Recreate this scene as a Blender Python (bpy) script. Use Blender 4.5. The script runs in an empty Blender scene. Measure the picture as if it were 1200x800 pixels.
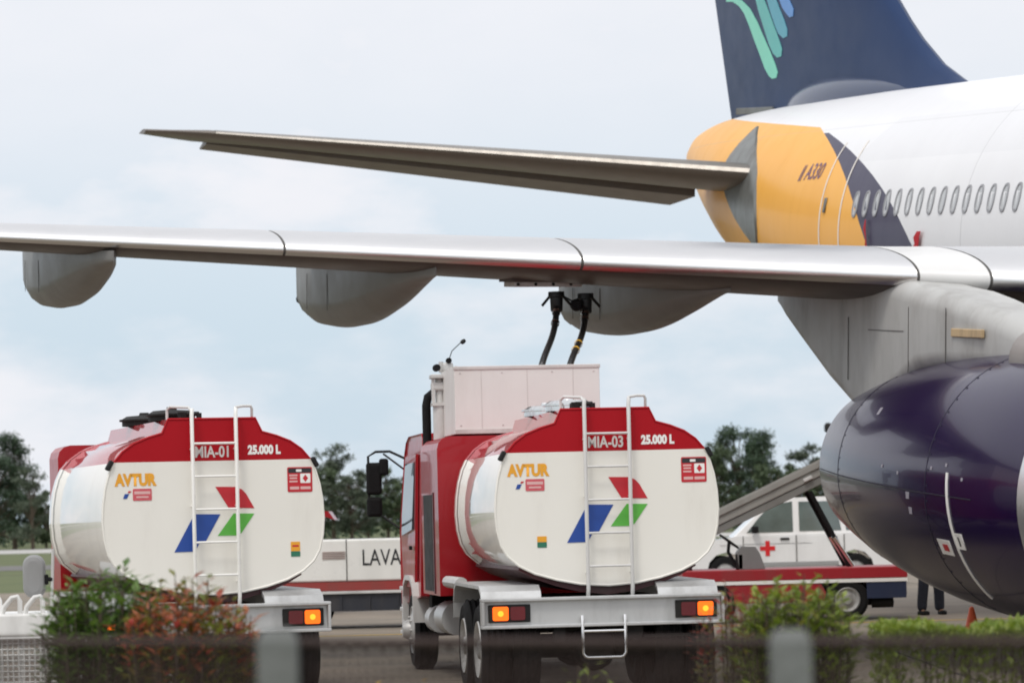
import bpy, bmesh, math, random
from mathutils import Vector, Matrix, noise
R = math.radians
rnd = random.Random(7)
sc = bpy.context.scene
COL = sc.collection

# ------------------------------------------------------------------ helpers
class NT:
    """small node-tree writer"""
    def __init__(s, nt): s.nt = nt
    def n(s, t, **k):
        o = s.nt.nodes.new(t)
        for a, v in k.items(): setattr(o, a, v)
        return o
    def put(s, sock, v):
        if isinstance(v, bpy.types.NodeSocket): s.nt.links.new(v, sock)
        else: sock.default_value = v
    def m(s, op, a, b=0.0, c=None):
        o = s.n('ShaderNodeMath', operation=op)
        s.put(o.inputs[0], a); s.put(o.inputs[1], b)
        if c is not None: s.put(o.inputs[2], c)
        return o.outputs[0]
    def mix(s, f, a, b):
        o = s.n('ShaderNodeMix', data_type='RGBA')
        s.put(o.inputs['Factor'], f)
        for i, v in ((6, a), (7, b)):
            if isinstance(v, (tuple, list)): v = (*v[:3], 1)
            s.put(o.inputs[i], v)
        return o.outputs[2]
    def noise(s, vec, scale, detail=4.0, rough=.55, stretch=None):
        if stretch:
            mp = s.n('ShaderNodeMapping'); s.put(mp.inputs['Vector'], vec); mp.inputs['Scale'].default_value = stretch; vec = mp.outputs[0]
        o = s.n('ShaderNodeTexNoise'); s.put(o.inputs['Vector'], vec)
        o.inputs['Scale'].default_value = scale; o.inputs['Detail'].default_value = detail; o.inputs['Roughness'].default_value = rough
        return o.outputs['Fac']
    def ramp(s, f, lo, hi):
        o = s.n('ShaderNodeMapRange', interpolation_type='SMOOTHSTEP'); s.put(o.inputs[0], f)
        o.inputs[1].default_value = lo; o.inputs[2].default_value = hi
        return o.outputs[0]
    def lt(s, a, b): return s.m('LESS_THAN', a, b)
    def poly(s, x, cs):
        r = cs[0]
        for c in cs[1:]: r = s.m('MULTIPLY_ADD', r, x, c)
        return r

def newmat(name):
    m = bpy.data.materials.new(name); m.use_nodes = True
    t = NT(m.node_tree); b = m.node_tree.nodes['Principled BSDF']
    return m, t, b

MATS = {}
def mat(name, col, rough=.5, metal=0., var=.06, dirt=.0, scale=3., coat=0., emit=0., bump=0., spec=.5, streak=None, dcol=(.09, .075, .06)):
    """painted / metal / rubber surface with mottled colour, a worn film of dirt and uneven gloss"""
    if name in MATS: return MATS[name]
    m, t, b = newmat(name)
    tc = t.n('ShaderNodeTexCoord').outputs['Object']
    n1 = t.noise(tc, scale, 5)
    c2 = tuple(max(0, c * (1 - var * 2)) for c in col); c1 = tuple(min(1, c * (1 + var)) for c in col)
    c = t.mix(n1, c1, c2)
    if dirt:
        n2 = t.noise(tc, scale * .7, 6, .65, streak or (1, 1, .25))
        c = t.mix(t.m('MULTIPLY', t.ramp(n2, .42, .75), dirt), c, dcol)
    t.put(b.inputs['Base Color'], c)
    n3 = t.noise(tc, scale * 2.3, 4)
    t.put(b.inputs['Roughness'], t.m('MULTIPLY_ADD', n3, rough * .5, rough * .75))
    b.inputs['Metallic'].default_value = metal
    b.inputs['Specular IOR Level'].default_value = spec
    if coat:
        b.inputs['Coat Weight'].default_value = coat; b.inputs['Coat Roughness'].default_value = .04
    if emit:
        b.inputs['Emission Color'].default_value = (*col, 1); b.inputs['Emission Strength'].default_value = emit
    if bump:
        bp = t.n('ShaderNodeBump'); bp.inputs['Strength'].default_value = bump; bp.inputs['Distance'].default_value = .02
        t.put(bp.inputs['Height'], t.noise(tc, scale * 4, 4)); t.put(b.inputs['Normal'], bp.outputs[0])
    MATS[name] = m
    return m

class MB:
    """collects shapes; build() links them as ONE mesh object"""
    def __init__(s): s.v, s.f, s.mi, s.sm = [], [], [], []
    def add(s, vs, fs, mi=0, sm=False):
        k = len(s.v); s.v += [tuple(p) for p in vs]
        for f in fs: s.f.append(tuple(i + k for i in f)); s.mi.append(mi); s.sm.append(sm)
    def box(s, c, d, mi=0, rot=None, bev=0.):
        bm = bmesh.new(); bmesh.ops.create_cube(bm, size=1)
        for v in bm.verts: v.co = Vector((v.co.x * d[0], v.co.y * d[1], v.co.z * d[2]))
        if bev: bmesh.ops.bevel(bm, geom=list(bm.edges), offset=bev, segments=2, affect='EDGES', profile=.5)
        M = Matrix.Translation(c) @ (rot.to_4x4() if rot else Matrix())
        bm.transform(M); bm.verts.index_update()
        s.add([v.co for v in bm.verts], [[v.index for v in f.verts] for f in bm.faces], mi); bm.free()
        return s
    def tube(s, pts, r, n=8, mi=0, cap=True, closed=False):
        pts = [Vector(p) for p in pts]; rs = r if isinstance(r, (list, tuple)) else [r] * len(pts)
        vs, fs = [], []; up = None
        for i, p in enumerate(pts):
            d = (pts[min(i + 1, len(pts) - 1)] - pts[max(i - 1, 0)])
            if d.length < 1e-9: d = Vector((0, 0, 1))
            d.normalize()
            if up is None: up = Vector((0, 0, 1)) if abs(d.z) < .9 else Vector((1, 0, 0))
            a = d.cross(up).normalized(); b = a.cross(d).normalized(); up = b
            for k in range(n):
                q = 2 * math.pi * k / n; vs.append(p + (a * math.cos(q) + b * math.sin(q)) * rs[i])
        for i in range(len(pts) - 1):
            for k in range(n):
                fs.append((i * n + k, i * n + (k + 1) % n, (i + 1) * n + (k + 1) % n, (i + 1) * n + k))
        if cap: fs.append(tuple(range(n))[::-1]); fs.append(tuple((len(pts) - 1) * n + k for k in range(n)))
        s.add(vs, fs, mi, True); return s
    def lathe(s, prof, o, ax, n=32, mi=0, sm=True, seg=None):
        """prof: (distance along ax, radius)"""
        o = Vector(o); ax = Vector(ax).normalized()
        u = ax.cross(Vector((0, 0, 1)) if abs(ax.z) < .9 else Vector((1, 0, 0))).normalized(); w = u.cross(ax)
        vs = [o + ax * d + (u * math.cos(2 * math.pi * k / n) + w * math.sin(2 * math.pi * k / n)) * r for d, r in prof for k in range(n)]
        fs = [(i * n + k, i * n + (k + 1) % n, (i + 1) * n + (k + 1) % n, (i + 1) * n + k) for i in range(len(prof) - 1) for k in range(n)]
        s.add(vs, fs, mi, sm); return s
    def prism(s, pts, a, b, axis='y', mi=0, sm=False):
        """polygon pts (two free axes) extruded from a to b along axis"""
        n = len(pts)
        def P(p, t): return {'y': (p[0], t, p[1]), 'x': (t, p[0], p[1]), 'z': (p[0], p[1], t)}[axis]
        s.add([P(p, a) for p in pts] + [P(p, b) for p in pts],
              [tuple(range(n)), tuple(range(2 * n - 1, n - 1, -1))], mi)
        s.add([P(p, a) for p in pts] + [P(p, b) for p in pts],
              [(i, (i + 1) % n, n + (i + 1) % n, n + i) for i in range(n)], mi, sm)
        return s
    def loft(s, secs, mi=0, cap=True, sm=True, close=True):
        n = len(secs[0]); vs = [p for q in secs for p in q]
        m = n if close else n - 1
        fs = [(i * n + k, i * n + (k + 1) % n, (i + 1) * n + (k + 1) % n, (i + 1) * n + k) for i in range(len(secs) - 1) for k in range(m)]
        s.add(vs, fs, mi, sm)
        if cap:
            s.add(secs[0], [tuple(range(n))[::-1]], mi); s.add(secs[-1], [tuple(range(n))], mi)
        return s
    def build(s, name, mats, parent=None, fix=True, split=35):
        me = bpy.data.meshes.new(name); me.from_pydata(s.v, [], s.f)
        for m in (mats if isinstance(mats, (list, tuple)) else [mats]): me.materials.append(m)
        me.polygons.foreach_set('material_index', s.mi); me.polygons.foreach_set('use_smooth', s.sm)
        if fix:
            bm = bmesh.new(); bm.from_mesh(me)
            bmesh.ops.remove_doubles(bm, verts=bm.verts, dist=1e-5)
            bmesh.ops.recalc_face_normals(bm, faces=bm.faces)
            for e in bm.edges:
                if len(e.link_faces) == 2 and e.calc_face_angle(0) > R(split): e.smooth = False
            bm.to_mesh(me); bm.free()
        me.update()
        o = bpy.data.objects.new(name, me); COL.objects.link(o)
        if parent: o.parent = parent
        return o

def thing(name, label, cat, loc=(0, 0, 0), rz=0., group=None):
    o = bpy.data.objects.new(name, None); COL.objects.link(o); o.location = loc; o.rotation_euler = (0, 0, rz)
    tag(o, label, cat, group); return o
def tag(o, label=None, cat=None, group=None, kind=None):
    for k, v in (('label', label), ('category', cat), ('group', group), ('kind', kind)):
        if v: o[k] = v
    return o
def txt(body, size, name, m, parent, fn, align='CENTER', bold=0., italic=0.):
    """lettering: the text's flat outline cut into faces and laid on a surface by fn(u, v) -> point"""
    cu = bpy.data.curves.new('lettering', 'FONT'); cu.body = body; cu.size = size; cu.align_x = align; cu.align_y = 'CENTER'
    cu.offset = bold; cu.shear = italic; cu.resolution_u = 3
    o = bpy.data.objects.new('lettering', cu); COL.objects.link(o)
    me = bpy.data.meshes.new_from_object(o.evaluated_get(bpy.context.evaluated_depsgraph_get()))
    bpy.data.objects.remove(o); bpy.data.curves.remove(cu)
    for v in me.vertices: v.co = Vector(fn(v.co.x, v.co.y))
    me.materials.clear(); me.materials.append(m)
    q = bpy.data.objects.new(name, me); COL.objects.link(q); q.parent = parent
    return q
def superpts(hw, hz, n=40, e=2.6, cz=0.):
    out = []
    for k in range(n):
        a = 2 * math.pi * k / n; c, s_ = math.cos(a), math.sin(a)
        out.append((hw * math.copysign(abs(c) ** (2 / e), c), cz + hz * math.copysign(abs(s_) ** (2 / e), s_)))
    return out
def rrect(w, h, r, n=5, cx=0., cz=0.):
    out = []
    for sx, sz, a0 in ((1, 1, 0), (-1, 1, 90), (-1, -1, 180), (1, -1, 270)):
        for k in range(n + 1):
            a = R(a0 + 90 * k / n); out.append((cx + sx * (w / 2 - r) + r * math.cos(a), cz + sz * (h / 2 - r) + r * math.sin(a)))
    return out

# ------------------------------------------------------------------ camera
F, CX, CY, PH, H = 4000., 600., 606., R(1.4), 1.9      # focal length in photo pixels, principal point, roll, eye height
cam = bpy.data.cameras.new('camera'); co = bpy.data.objects.new('camera', cam); COL.objects.link(co); sc.camera = co
r_ = Vector((math.cos(PH), 0, -math.sin(PH))); u_ = Vector((math.sin(PH), 0, math.cos(PH)))
co.matrix_world = Matrix(((r_.x, u_.x, 0, 0), (r_.y, u_.y, -1, 0), (r_.z, u_.z, 0, H), (0, 0, 0, 1)))
cam.sensor_width = 36; cam.lens = 36 * F / 1200
cam.shift_x = (600 - CX) / 1200; cam.shift_y = (CY - 400) / 1200
cam.clip_start = .5; cam.clip_end = 6000
cam.dof.use_dof = True; cam.dof.focus_distance = 37; cam.dof.aperture_fstop = 3.4
def at(px, py, Y):
    """point in the world, Y metres away, that the survey of the photograph gives for a photo pixel"""
    return Vector((0, 0, H)) + (Vector((0, 1, 0)) + r_ * ((px - CX) / F) + u_ * ((CY - py) / F)) * Y

# ------------------------------------------------------------------ sky and sun
SUN_EL, SUN_AZ = 58., 205.          # azimuth clockwise from +Y: behind the camera, a little to the left
sd = Vector((math.sin(R(SUN_AZ)) * math.cos(R(SUN_EL)), math.cos(R(SUN_AZ)) * math.cos(R(SUN_EL)), math.sin(R(SUN_EL))))
w = bpy.data.worlds.new('World'); sc.world = w; w.use_nodes = True
t = NT(w.node_tree); bg = w.node_tree.nodes['Background']
sky = t.n('ShaderNodeTexSky', sky_type='NISHITA'); sky.sun_disc = False
sky.sun_elevation = R(SUN_EL); sky.sun_rotation = R(SUN_AZ); sky.air_density = 1.0; sky.dust_density = 2.2; sky.ozone_density = 1.2
g = t.n('ShaderNodeTexCoord').outputs['Generated']
cl = t.noise(g, 7., 7, .55, (1, 1, 2.6))
cl2 = t.noise(g, 24., 6, .55, (1, 1, 2.2))
cov = t.ramp(t.m('MULTIPLY_ADD', cl2, .35, t.m('MULTIPLY', cl, .75)), .46, .72)
sep = t.n('ShaderNodeSeparateXYZ'); t.put(sep.inputs[0], g)
high = t.ramp(sep.outputs[2], .045, .15)
cov = t.m('MAXIMUM', cov, t.m('MULTIPLY', high, .85))
dt = t.n('ShaderNodeVectorMath', operation='DOT_PRODUCT'); t.put(dt.inputs[0], g); dt.inputs[1].default_value = sd
glow = t.m('POWER', t.m('MAXIMUM', t.m('MULTIPLY_ADD', dt.outputs['Value'], .5, .5), 0.), 3.)
cloud = t.mix(cl2, (.965, .95, .985), (.87, .885, .935))
cb = t.m('MULTIPLY_ADD', glow, 5.5, 8.45)
cc = t.n('ShaderNodeVectorMath', operation='SCALE'); t.put(cc.inputs[0], cloud); t.put(cc.inputs['Scale'], cb)
hz = t.n('ShaderNodeVectorMath', operation='SCALE'); hz.inputs[0].default_value = (.60, .725, .83); t.put(hz.inputs['Scale'], t.m('MULTIPLY_ADD', glow, 4., 9.2))
skyc = t.mix(.88, sky.outputs[0], hz.outputs[0])
t.put(bg.inputs['Color'], t.mix(t.m('MULTIPLY_ADD', cov, .9, .05), skyc, cc.outputs[0])); bg.inputs['Strength'].default_value = .1
sl = bpy.data.lights.new('sun', 'SUN'); sl.energy = 1.25; sl.angle = R(14); sl.color = (1, .955, .89)
so = bpy.data.objects.new('sun', sl); COL.objects.link(so); so.rotation_euler = (-sd).to_track_quat('-Z', 'Y').to_euler()
vs = sc.view_settings; vs.view_transform = 'Standard'; vs.look = 'None'; vs.exposure = .2; vs.gamma = 1; vs.use_curve_mapping = False
sc.cycles.filter_width = 1.9
sc.cycles.max_bounces = 8; sc.cycles.use_denoising = True

# ------------------------------------------------------------------ ground
def sheet(name, pts, z, m):
    b = MB(); b.add([(x, y, z) for x, y in pts], [tuple(range(len(pts)))]); return tag(b.build(name, m, fix=False), kind='structure')
def ground_mat(name, c1, c2, scale, joints=0., rough=.9, stain=0.):
    m, t, b = newmat(name); tc = t.n('ShaderNodeTexCoord').outputs['Object']
    n1 = t.noise(tc, scale, 8, .6); n2 = t.noise(tc, scale * 9, 5, .6); n3 = t.noise(tc, scale * .18, 4)
    c = t.mix(t.ramp(n1, .3, .7), c1, c2)
    c = t.mix(t.m('MULTIPLY', n2, .45), c, tuple(v * .55 for v in c1))
    if stain: c = t.mix(t.m('MULTIPLY', t.ramp(n3, .5, .62), stain), c, tuple(v * .4 for v in c1))
    if joints:
        br = t.n('ShaderNodeTexBrick'); br.offset = 0; t.put(br.inputs['Vector'], tc); br.inputs['Scale'].default_value = 1.
        br.inputs['Brick Width'].default_value = joints; br.inputs['Row Height'].default_value = joints; br.inputs['Mortar Size'].default_value = .03
        c = t.mix(br.outputs['Fac'], c, (.035, .032, .028))
    t.put(b.inputs['Base Color'], c); b.inputs['Roughness'].default_value = rough
    bp = t.n('ShaderNodeBump'); bp.inputs['Strength'].default_value = .4; bp.inputs['Distance'].default_value = .03
    t.put(bp.inputs['Height'], n2); t.put(b.inputs['Normal'], bp.outputs[0]); return m
sheet('ground', [(-2500, -60), (2500, -60), (2500, 4500), (-2500, 4500)], 0, ground_mat('turf', (.11, .125, .04), (.075, .10, .028), .6, stain=.4))
sheet('apron', [(-60, 20), (90, 20), (90, 150), (9, 150), (-4, 104), (-60, 92)], .012, ground_mat('concrete', (.25, .205, .155), (.19, .165, .13), .5, 5., stain=.55))
sheet('taxiway', [(-400, 158), (12, 158), (12, 178), (-400, 178)], .012, ground_mat('asphalt', (.16, .15, .14), (.12, .115, .11), 1.))
sheet('runway', [(-700, 268), (700, 268), (700, 318), (-700, 318)], .012, ground_mat('pale_concrete', (.48, .46, .43), (.40, .39, .37), .2))
sheet('road', [(-60, 19.95), (90, 19.95), (90, 12), (-60, 12)], .016, ground_mat('road_asphalt', (.055, .05, .046), (.04, .037, .035), 2.))
yel = mat('marking_yellow', (.55, .36, .03), .7, var=.15, dirt=.5)
mk = MB()
mk.add([(-8, 56, .0165), (40, 58.5, .0165), (40, 58.75, .0165), (-8, 56.25, .0165)], [(0, 1, 2, 3)])
tag(mk.build('apron_marking', yel, fix=False), kind='structure')

# ------------------------------------------------------------------ materials
white = mat('white_paint', (.80, .785, .735), .28, var=.02, dirt=.10, coat=.7, scale=1.6)
tank_gloss = None
red = mat('red_paint', (.34, .004, .010), .35, var=.06, dirt=.08, coat=.35, spec=.3)
maroon = mat('maroon_paint', (.07, .008, .012), .45, dirt=.4)
silver = mat('silver_paint', (.52, .52, .51), .38, .35, dirt=.35, var=.05)
greyw = mat('grey_white_paint', (.62, .61, .585), .45, dirt=.3, scale=2.)
black = mat('black_rubber', (.010, .0095, .0095), .8, var=.15, bump=.25, scale=9, spec=.2)
dark = mat('dark_steel', (.014, .0135, .013), .6, .1, dirt=.4, dcol=(.035, .028, .02), spec=.25)
rimm = mat('rim_steel', (.46, .45, .43), .42, .3, dirt=.5, scale=6)
glass = mat('window_glass', (.025, .032, .035), .06, var=.2, spec=.8)
cream = mat('cream_panel', (.72, .69, .655), .5, dirt=.16, var=.05, scale=2.2, dcol=(.3, .2, .15))
chrome = mat('chrome', (.75, .74, .72), .16, 1., var=.05)
amber = mat('amber_lens', (1., .13, .004), .25, emit=.95, var=.05)
ambc = mat('amber_bulb', (1., .34, .02), .25, emit=1.3, var=.02)
rlens = mat('red_lens', (.13, .006, .012), .2, var=.2, coat=.6)
tred = mat('print_red', (.50, .012, .022), .4, var=.04)
tblue = mat('print_blue', (.012, .06, .30), .4, var=.04)
tgreen = mat('print_green', (.10, .42, .05), .4, var=.04)
tyel = mat('print_yellow', (.80, .36, .02), .45, var=.1)
tblk = mat('print_black', (.02, .02, .022), .5)
twht = mat('print_white', (.82, .80, .76), .45, var=.03)
pink = mat('print_pink', (.62, .10, .12), .45, var=.2, scale=30)

# ------------------------------------------------------------------ fuel tankers
PLATE_R = [(.0, 1.165), (.3, 1.185), (.55, 1.235), (.78, 1.305), (.95, 1.39), (1.07, 1.495), (1.135, 1.61), (1.172, 1.77), (1.186, 1.95), (1.175, 2.14), (1.148, 2.31), (1.105, 2.46), (1.045, 2.585), (.96, 2.685), (.84, 2.77), (.69, 2.83), (.535, 2.875)]
HUMP = [(.47, 3.02)]
def outline(hump=True, sx=1., dz=0.):
    r = PLATE_R + (HUMP if hump else [(.3, 2.91), (0.1, 2.925)])
    return [(x * sx, z + dz) for x, z in r] + [(-x * sx, z + dz) for x, z in r[::-1] if x > 0]

def tank_mat():
    """white barrel with a red crown: the colour break runs level along the whole tank"""
    m, t, b = newmat('tank_paint'); tc = t.n('ShaderNodeTexCoord').outputs['Object']
    s_ = t.n('ShaderNodeSeparateXYZ'); t.put(s_.inputs[0], tc)
    n1 = t.noise(tc, 1.3, 5); n2 = t.noise(tc, 2.2, 6, .65, (1, 1, .18))
    c = t.mix(n1, (.80, .775, .71), (.755, .73, .66))
    c = t.mix(t.m('MULTIPLY', t.ramp(n2, .48, .8), .22), c, (.36, .30, .23))
    redc = t.mix(n1, (.40, .0045, .012), (.33, .004, .009))
    c = t.mix(t.m('GREATER_THAN', s_.outputs[2], 2.575), c, redc)
    t.put(b.inputs['Base Color'], c); t.put(b.inputs['Roughness'], t.m('MULTIPLY_ADD', n2, .2, .4))
    b.inputs['Coat Weight'].default_value = .0; b.inputs['Specular IOR Level'].default_value = .18
    return m
tankm = tank_mat()
tanks = tank_mat(); bs = tanks.node_tree.nodes['Principled BSDF']
bs.inputs['Coat Weight'].default_value = 1.; bs.inputs['Specular IOR Level'].default_value = .5; bs.inputs['Coat IOR'].default_value = 1.9; bs.inputs['Coat Roughness'].default_value = .03

def wheel(parent, c, side, width=.29, rad=.51, dual=False, name='wheel', hub=False):
    """tyre + rim with their own meshes; side = -1 for a wheel whose dished face looks to the truck's left"""
    ax = (side, 0, 0); w2 = width / 2
    o = MB()
    for k in ((0, -.33) if dual else (0,)):
        q = (c[0] + side * k, c[1], c[2])
        o.lathe([(-w2 + .02, .30), (-w2, .34), (-w2, rad - .07), (-w2 + .05, rad - .015)] + [(-w2 + .05 + (width - .1) * j / 6, rad - (.018 if j % 2 else 0)) for j in range(7)] + [(w2 - .05, rad - .015), (w2, rad - .07), (w2, .34), (w2 - .02, .29)], q, ax, 36)
    ty = o.build('tyre', black, None)
    rim = MB(); d = -.09 if dual else .03
    rim.lathe([(w2 - .015, .305), (w2 + .005, .295), (w2 - .01, .275), (w2 + d * .6 - .03, .25), (w2 + d - .02, .19), (w2 + d, .13), (w2 + d + .05, .115), (w2 + d + .09, .09), (w2 + d + .1, .0)], c, ax, 28)
    for k in range(8):
        a = k * math.pi / 4; rim.tube([Vector(c) + Vector((side * (w2 + d - .015), .16 * math.cos(a), .16 * math.sin(a))), Vector(c) + Vector((side * (w2 + d + .02), .16 * math.cos(a), .16 * math.sin(a)))], .018, 6)
    rm = rim.build('rim', rimm, None)
    ty.name = name; ty.parent = parent; rm.parent = ty
    return ty

def tail_lamp(parent, x, sgn):
    """sgn = +1: amber on the right"""
    h = MB().box((x, -.005, .905), (.44, .05, .185), 0, None, .01).build('tail_light', dark, parent)
    ax, rx = x + sgn * .095, x - sgn * .085
    MB().prism(rrect(.165, .145, .02, 3, ax, .905), -.045, -.025).prism(rrect(.06, .06, .028, 4, ax, .905), -.049, -.044, mi=1).build('amber_lens', [amber, ambc], h)
    MB().prism(rrect(.155, .14, .02, 3, rx, .905), -.043, -.025).build('red_lens', rlens, h)

def tanker(label, num, loc, rz, sticker_left, lift):
    T = thing('fuel_tanker', label, 'tanker truck', loc, rz, 'fuel tankers parked on the apron')
    y0, y1 = .34, 4.5; before = set(bpy.data.objects)
    # barrel, rear plate, hump
    b = MB()
    secs = []
    for y, k in ((y0 + .02, .985), (y0 + .10, 1.0), (y1 - .32, 1.0), (y1 - .14, .965), (y1 - .04, .90), (y1, .78)):
        secs.append([(x * k, y, 2.0 + (z - 2.0) * k) for x, z in outline(False)])
    b.loft(secs); b.build('tank', tanks, T, split=60)
    p = MB(); o = outline(True)
    p.prism(o, y0 - .03, y0 + .0, 'y')
    pl = p.build('rear_plate', tankm, T)
    e = MB(); op = [(x, y0 - .026, z) for x, z in o]
    e.tube(op + [op[0]], .014, 6); e.build('edge_trim', tankm, T)
    hp = MB().prism([(-.535, 2.80), (.535, 2.80), (.47, 3.02), (-.47, 3.02)], y0 + .002, y1 - .5)
    hp.build('walkway_hump', tanks, T)
    # ribs around the barrel
    for y in (3.95,):
        rb = MB(); rb.loft([[(x * s_, y + d, 2.0 + (z - 2.0) * s_) for x, z in outline(False)] for d, s_ in ((-.05, 1.001), (-.035, 1.012), (.035, 1.012), (.05, 1.001))], cap=False)
        rb.build('barrel_rib', tanks, T)
    for s_ in (-1, 1):      # end of the drip rail at each shoulder
        MB().box((s_ * 1.10, y0 - .02, 2.545), (.05, .09, .11), 0, Matrix.Rotation(-s_ * .5, 3, 'Y'), .012).build('drain_spout', dark, T)
    sad = MB(); low = [(x, z) for x, z in outline(False) if z < 1.45]
    lo = sorted(set(low)); top = [(x * .9, min(1.5, z + .2)) for x, z in lo]
    sad.prism([(x, z - .10 + .06 * abs(x)) for x, z in lo] + top[::-1], y0 + .05, y1 - .3); sad.build('tank_saddle', maroon, T)
    # manholes and valves on the crown
    for y in (.9, 2.6):
        v = MB(); v.lathe([(0, .25), (.05, .25), (.055, .28), (.075, .28), (.08, .25), (.11, .2), (.12, .06), (.15, .05), (.15, 0)], (-.30 if lift else -.32, y, 3.02), (0, 0, 1), 24)
        v.build('manhole_cover', chrome if lift else dark, T)
    for y in (.5, 1.4, 1.9, 3.2):
        v = MB(); v.tube([(-.28, y, 3.0), (-.28, y, 3.10)], .05, 10); v.tube([(-.28, y, 3.08), (-.1, y, 3.08)], .025, 8); v.tube([(-.1, y, 3.0), (-.1, y, 3.09)], .03, 8)
        v.build('vent_valve', dark, T)
    # ladder
    ld = MB(); xl, xr, yl = -.235, .235, y0 - .14
    for x in (xl, xr):
        ld.tube([(x, yl + .05, .99), (x, yl, 1.15), (x, yl, 3.06), (x + .01, yl + .03, 3.12)], .021, 8)
        for z in (1.3, 2.1, 2.7): ld.tube([(x, yl, z), (x, y0 - .02, z)], .012, 6)
    for k in range(5): ld.tube([(xl, yl, 1.37 + k * .347), (xr, yl, 1.37 + k * .347)], .014, 6)
    ld.build('ladder', greyw if lift else white, T)
    for x, s_ in ((xl, -1), (xr, 1)):
        MB().tube([(x, yl + .02, 3.10), (x + .01, yl + .06, 3.135), (x + .1, yl + .1, 3.15), (x + .19, yl + .13, 3.15), (x + .205, yl + .14, 3.12), (x + .21, yl + .18, 3.0)] if s_ > 0 else
                  [(x, yl + .02, 3.10), (x - .02, yl + .06, 3.14), (x - .16, yl + .35, 3.16), (x - .19, yl + .4, 3.13), (x - .19, yl + .4, 3.0)], .015, 8).build('grab_rail', greyw, T)
    # lettering and emblem on the plate
    yp = y0 - .034
    def on(px, py):         # plate survey: photo pixel of the nearer plate -> plate coordinates
        a, bb = px - 712.5, -(py - 590)
        return ((a * math.cos(PH) + bb * math.sin(PH)) / 112, 2.025 + (bb * math.cos(PH) - a * math.sin(PH)) / 112)
    em = MB()
    for mi, poly in ((0, [(714, 559), (739, 559), (746, 562), (751, 567), (761, 584), (730, 584)]),
                     (1, [(689, 591.5), (720, 591.5), (703, 623), (696, 623.5), (690, 635.5), (665, 636.5)]),
                     (2, [(736, 590.5), (761, 590.5), (746, 613), (742, 616.5), (717, 617)])):
        em.prism([on(*q) for q in poly], yp - .001, yp + .003, mi=mi)
    em.build('emblem', [tred, tblue, tgreen], T)
    def flat(cx, cz, k=1.): return lambda u, v_: (cx + u * k, yp, cz + v_)
    txt('AVTUR', .165, 'lettering', tyel, T, flat(-.83, 2.385, .80), bold=.010)
    txt('MIA-' + num, .165, 'lettering', mat('print_grey', (.62, .58, .55), .5, var=.1), T, flat(.0, 2.665, .78), bold=.004)
    txt('25.000 L', .125, 'lettering', twht, T, flat(.555, 2.68, .80), bold=.007)
    st = MB()
    st.prism(rrect(.20, .125, .01, 2, -.76, 2.235), yp - .001, yp + .003, mi=0)
    st.prism(rrect(.17, .03, .005, 2, -.76, 2.255), yp - .002, yp, mi=1); st.prism(rrect(.13, .018, .004, 2, -.76, 2.21), yp - .002, yp, mi=1)
    st.prism([(-.965, 2.195), (-.925, 2.195), (-.90, 2.245), (-.945, 2.245)], yp - .001, yp + .003, mi=2)
    st.prism([(-.915, 2.255), (-.89, 2.255), (-.875, 2.275), (-.905, 2.275)], yp - .001, yp + .003, mi=3)
    st.build('sticker', [pink, mat('print_pale', (.70, .42, .40), .5), tblue, tred], T)
    pc = MB(); cx, cz = .935, 2.36
    pc.prism(rrect(.27, .265, .015, 3, cx, cz), yp - .001, yp + .003, mi=0)
    pc.prism(rrect(.25, .05, .008, 2, cx, cz + .095), yp - .002, yp, mi=1); pc.prism(rrect(.06, .026, .005, 2, cx - .01, cz + .095), yp - .003, yp - .001, mi=2)
    pc.prism(rrect(.11, .10, .008, 2, cx + .06, cz + .012), yp - .002, yp, mi=2)
    pc.prism([(cx + .06, cz + .052), (cx + .09, cz + .012), (cx + .06, cz - .028), (cx + .03, cz + .012)], yp - .003, yp - .001, mi=0)
    for k, (w_, z_) in enumerate(((.09, .045), (.08, .015), (.09, -.02))): pc.prism(rrect(w_, .017, .003, 2, cx - .07, cz + z_), yp - .002, yp, mi=3)
    for x_, w_ in ((-.06, .1), (.06, .11)): pc.prism(rrect(w_, .03, .004, 2, cx + x_, cz - .09), yp - .002, yp, mi=3)
    pc.build('warning_placard', [tred, tblk, twht, mat('print_pale', (.70, .42, .40), .5)], T)
    s1 = MB(); sx, sz = (-.70, 1.635) if sticker_left else (.87, 1.60)
    s1.prism(rrect(.1, .06 if sticker_left else .10, .005, 2, sx, sz + (.03 if sticker_left else .05)), yp - .001, yp + .003, mi=0)
    s1.prism(rrect(.1, .055, .005, 2, sx, sz - .03), yp - .001, yp + .003, mi=1)
    if not sticker_left: s1.prism(rrect(.07, .02, .004, 2, sx, sz + .055), yp - .002, yp, mi=2)
    s1.build('fuel_sticker', [tyel, mat('print_teal', (.02, .16, .09), .5), tred], T)
    for o_ in set(bpy.data.objects) - before:
        if o_.parent is T: o_.location.x += .12
    # bumper with its raised frame, step, lamps
    bu = MB()
    bu.box((0, .05, .905), (2.50, .10, .26), 0, None, .008)
    for z in (1.045, .765): bu.box((0, .02, z), (2.56, .17, .035), 0, None, .008)
    for x in (-1.262, 1.262): bu.box((x, .02, .905), (.03, .168, .245), 0, None, .006)
    for x in (-.95, 0, .95): bu.box((x, .055, .905), (.012, .108, .24))
    bum = bu.build('bumper', silver, T)
    tail_lamp(T, -.985, -1); tail_lamp(T, .985, 1)
    MB().tube([(-.225, -.03, .86), (-.225, -.05, .80), (-.225, -.05, .47), (-.20, -.05, .435), (-.17, -.05, .425), (.17, -.05, .425), (.20, -.05, .435), (.225, -.05, .47), (.225, -.05, .80), (.225, -.03, .86)], .019, 8).tube([(-.225, -.05, .70), (.225, -.05, .70)], .014, 6).build('rear_step', chrome if lift else greyw, T)
    # chassis, fenders, wheels
    ch = MB()
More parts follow.
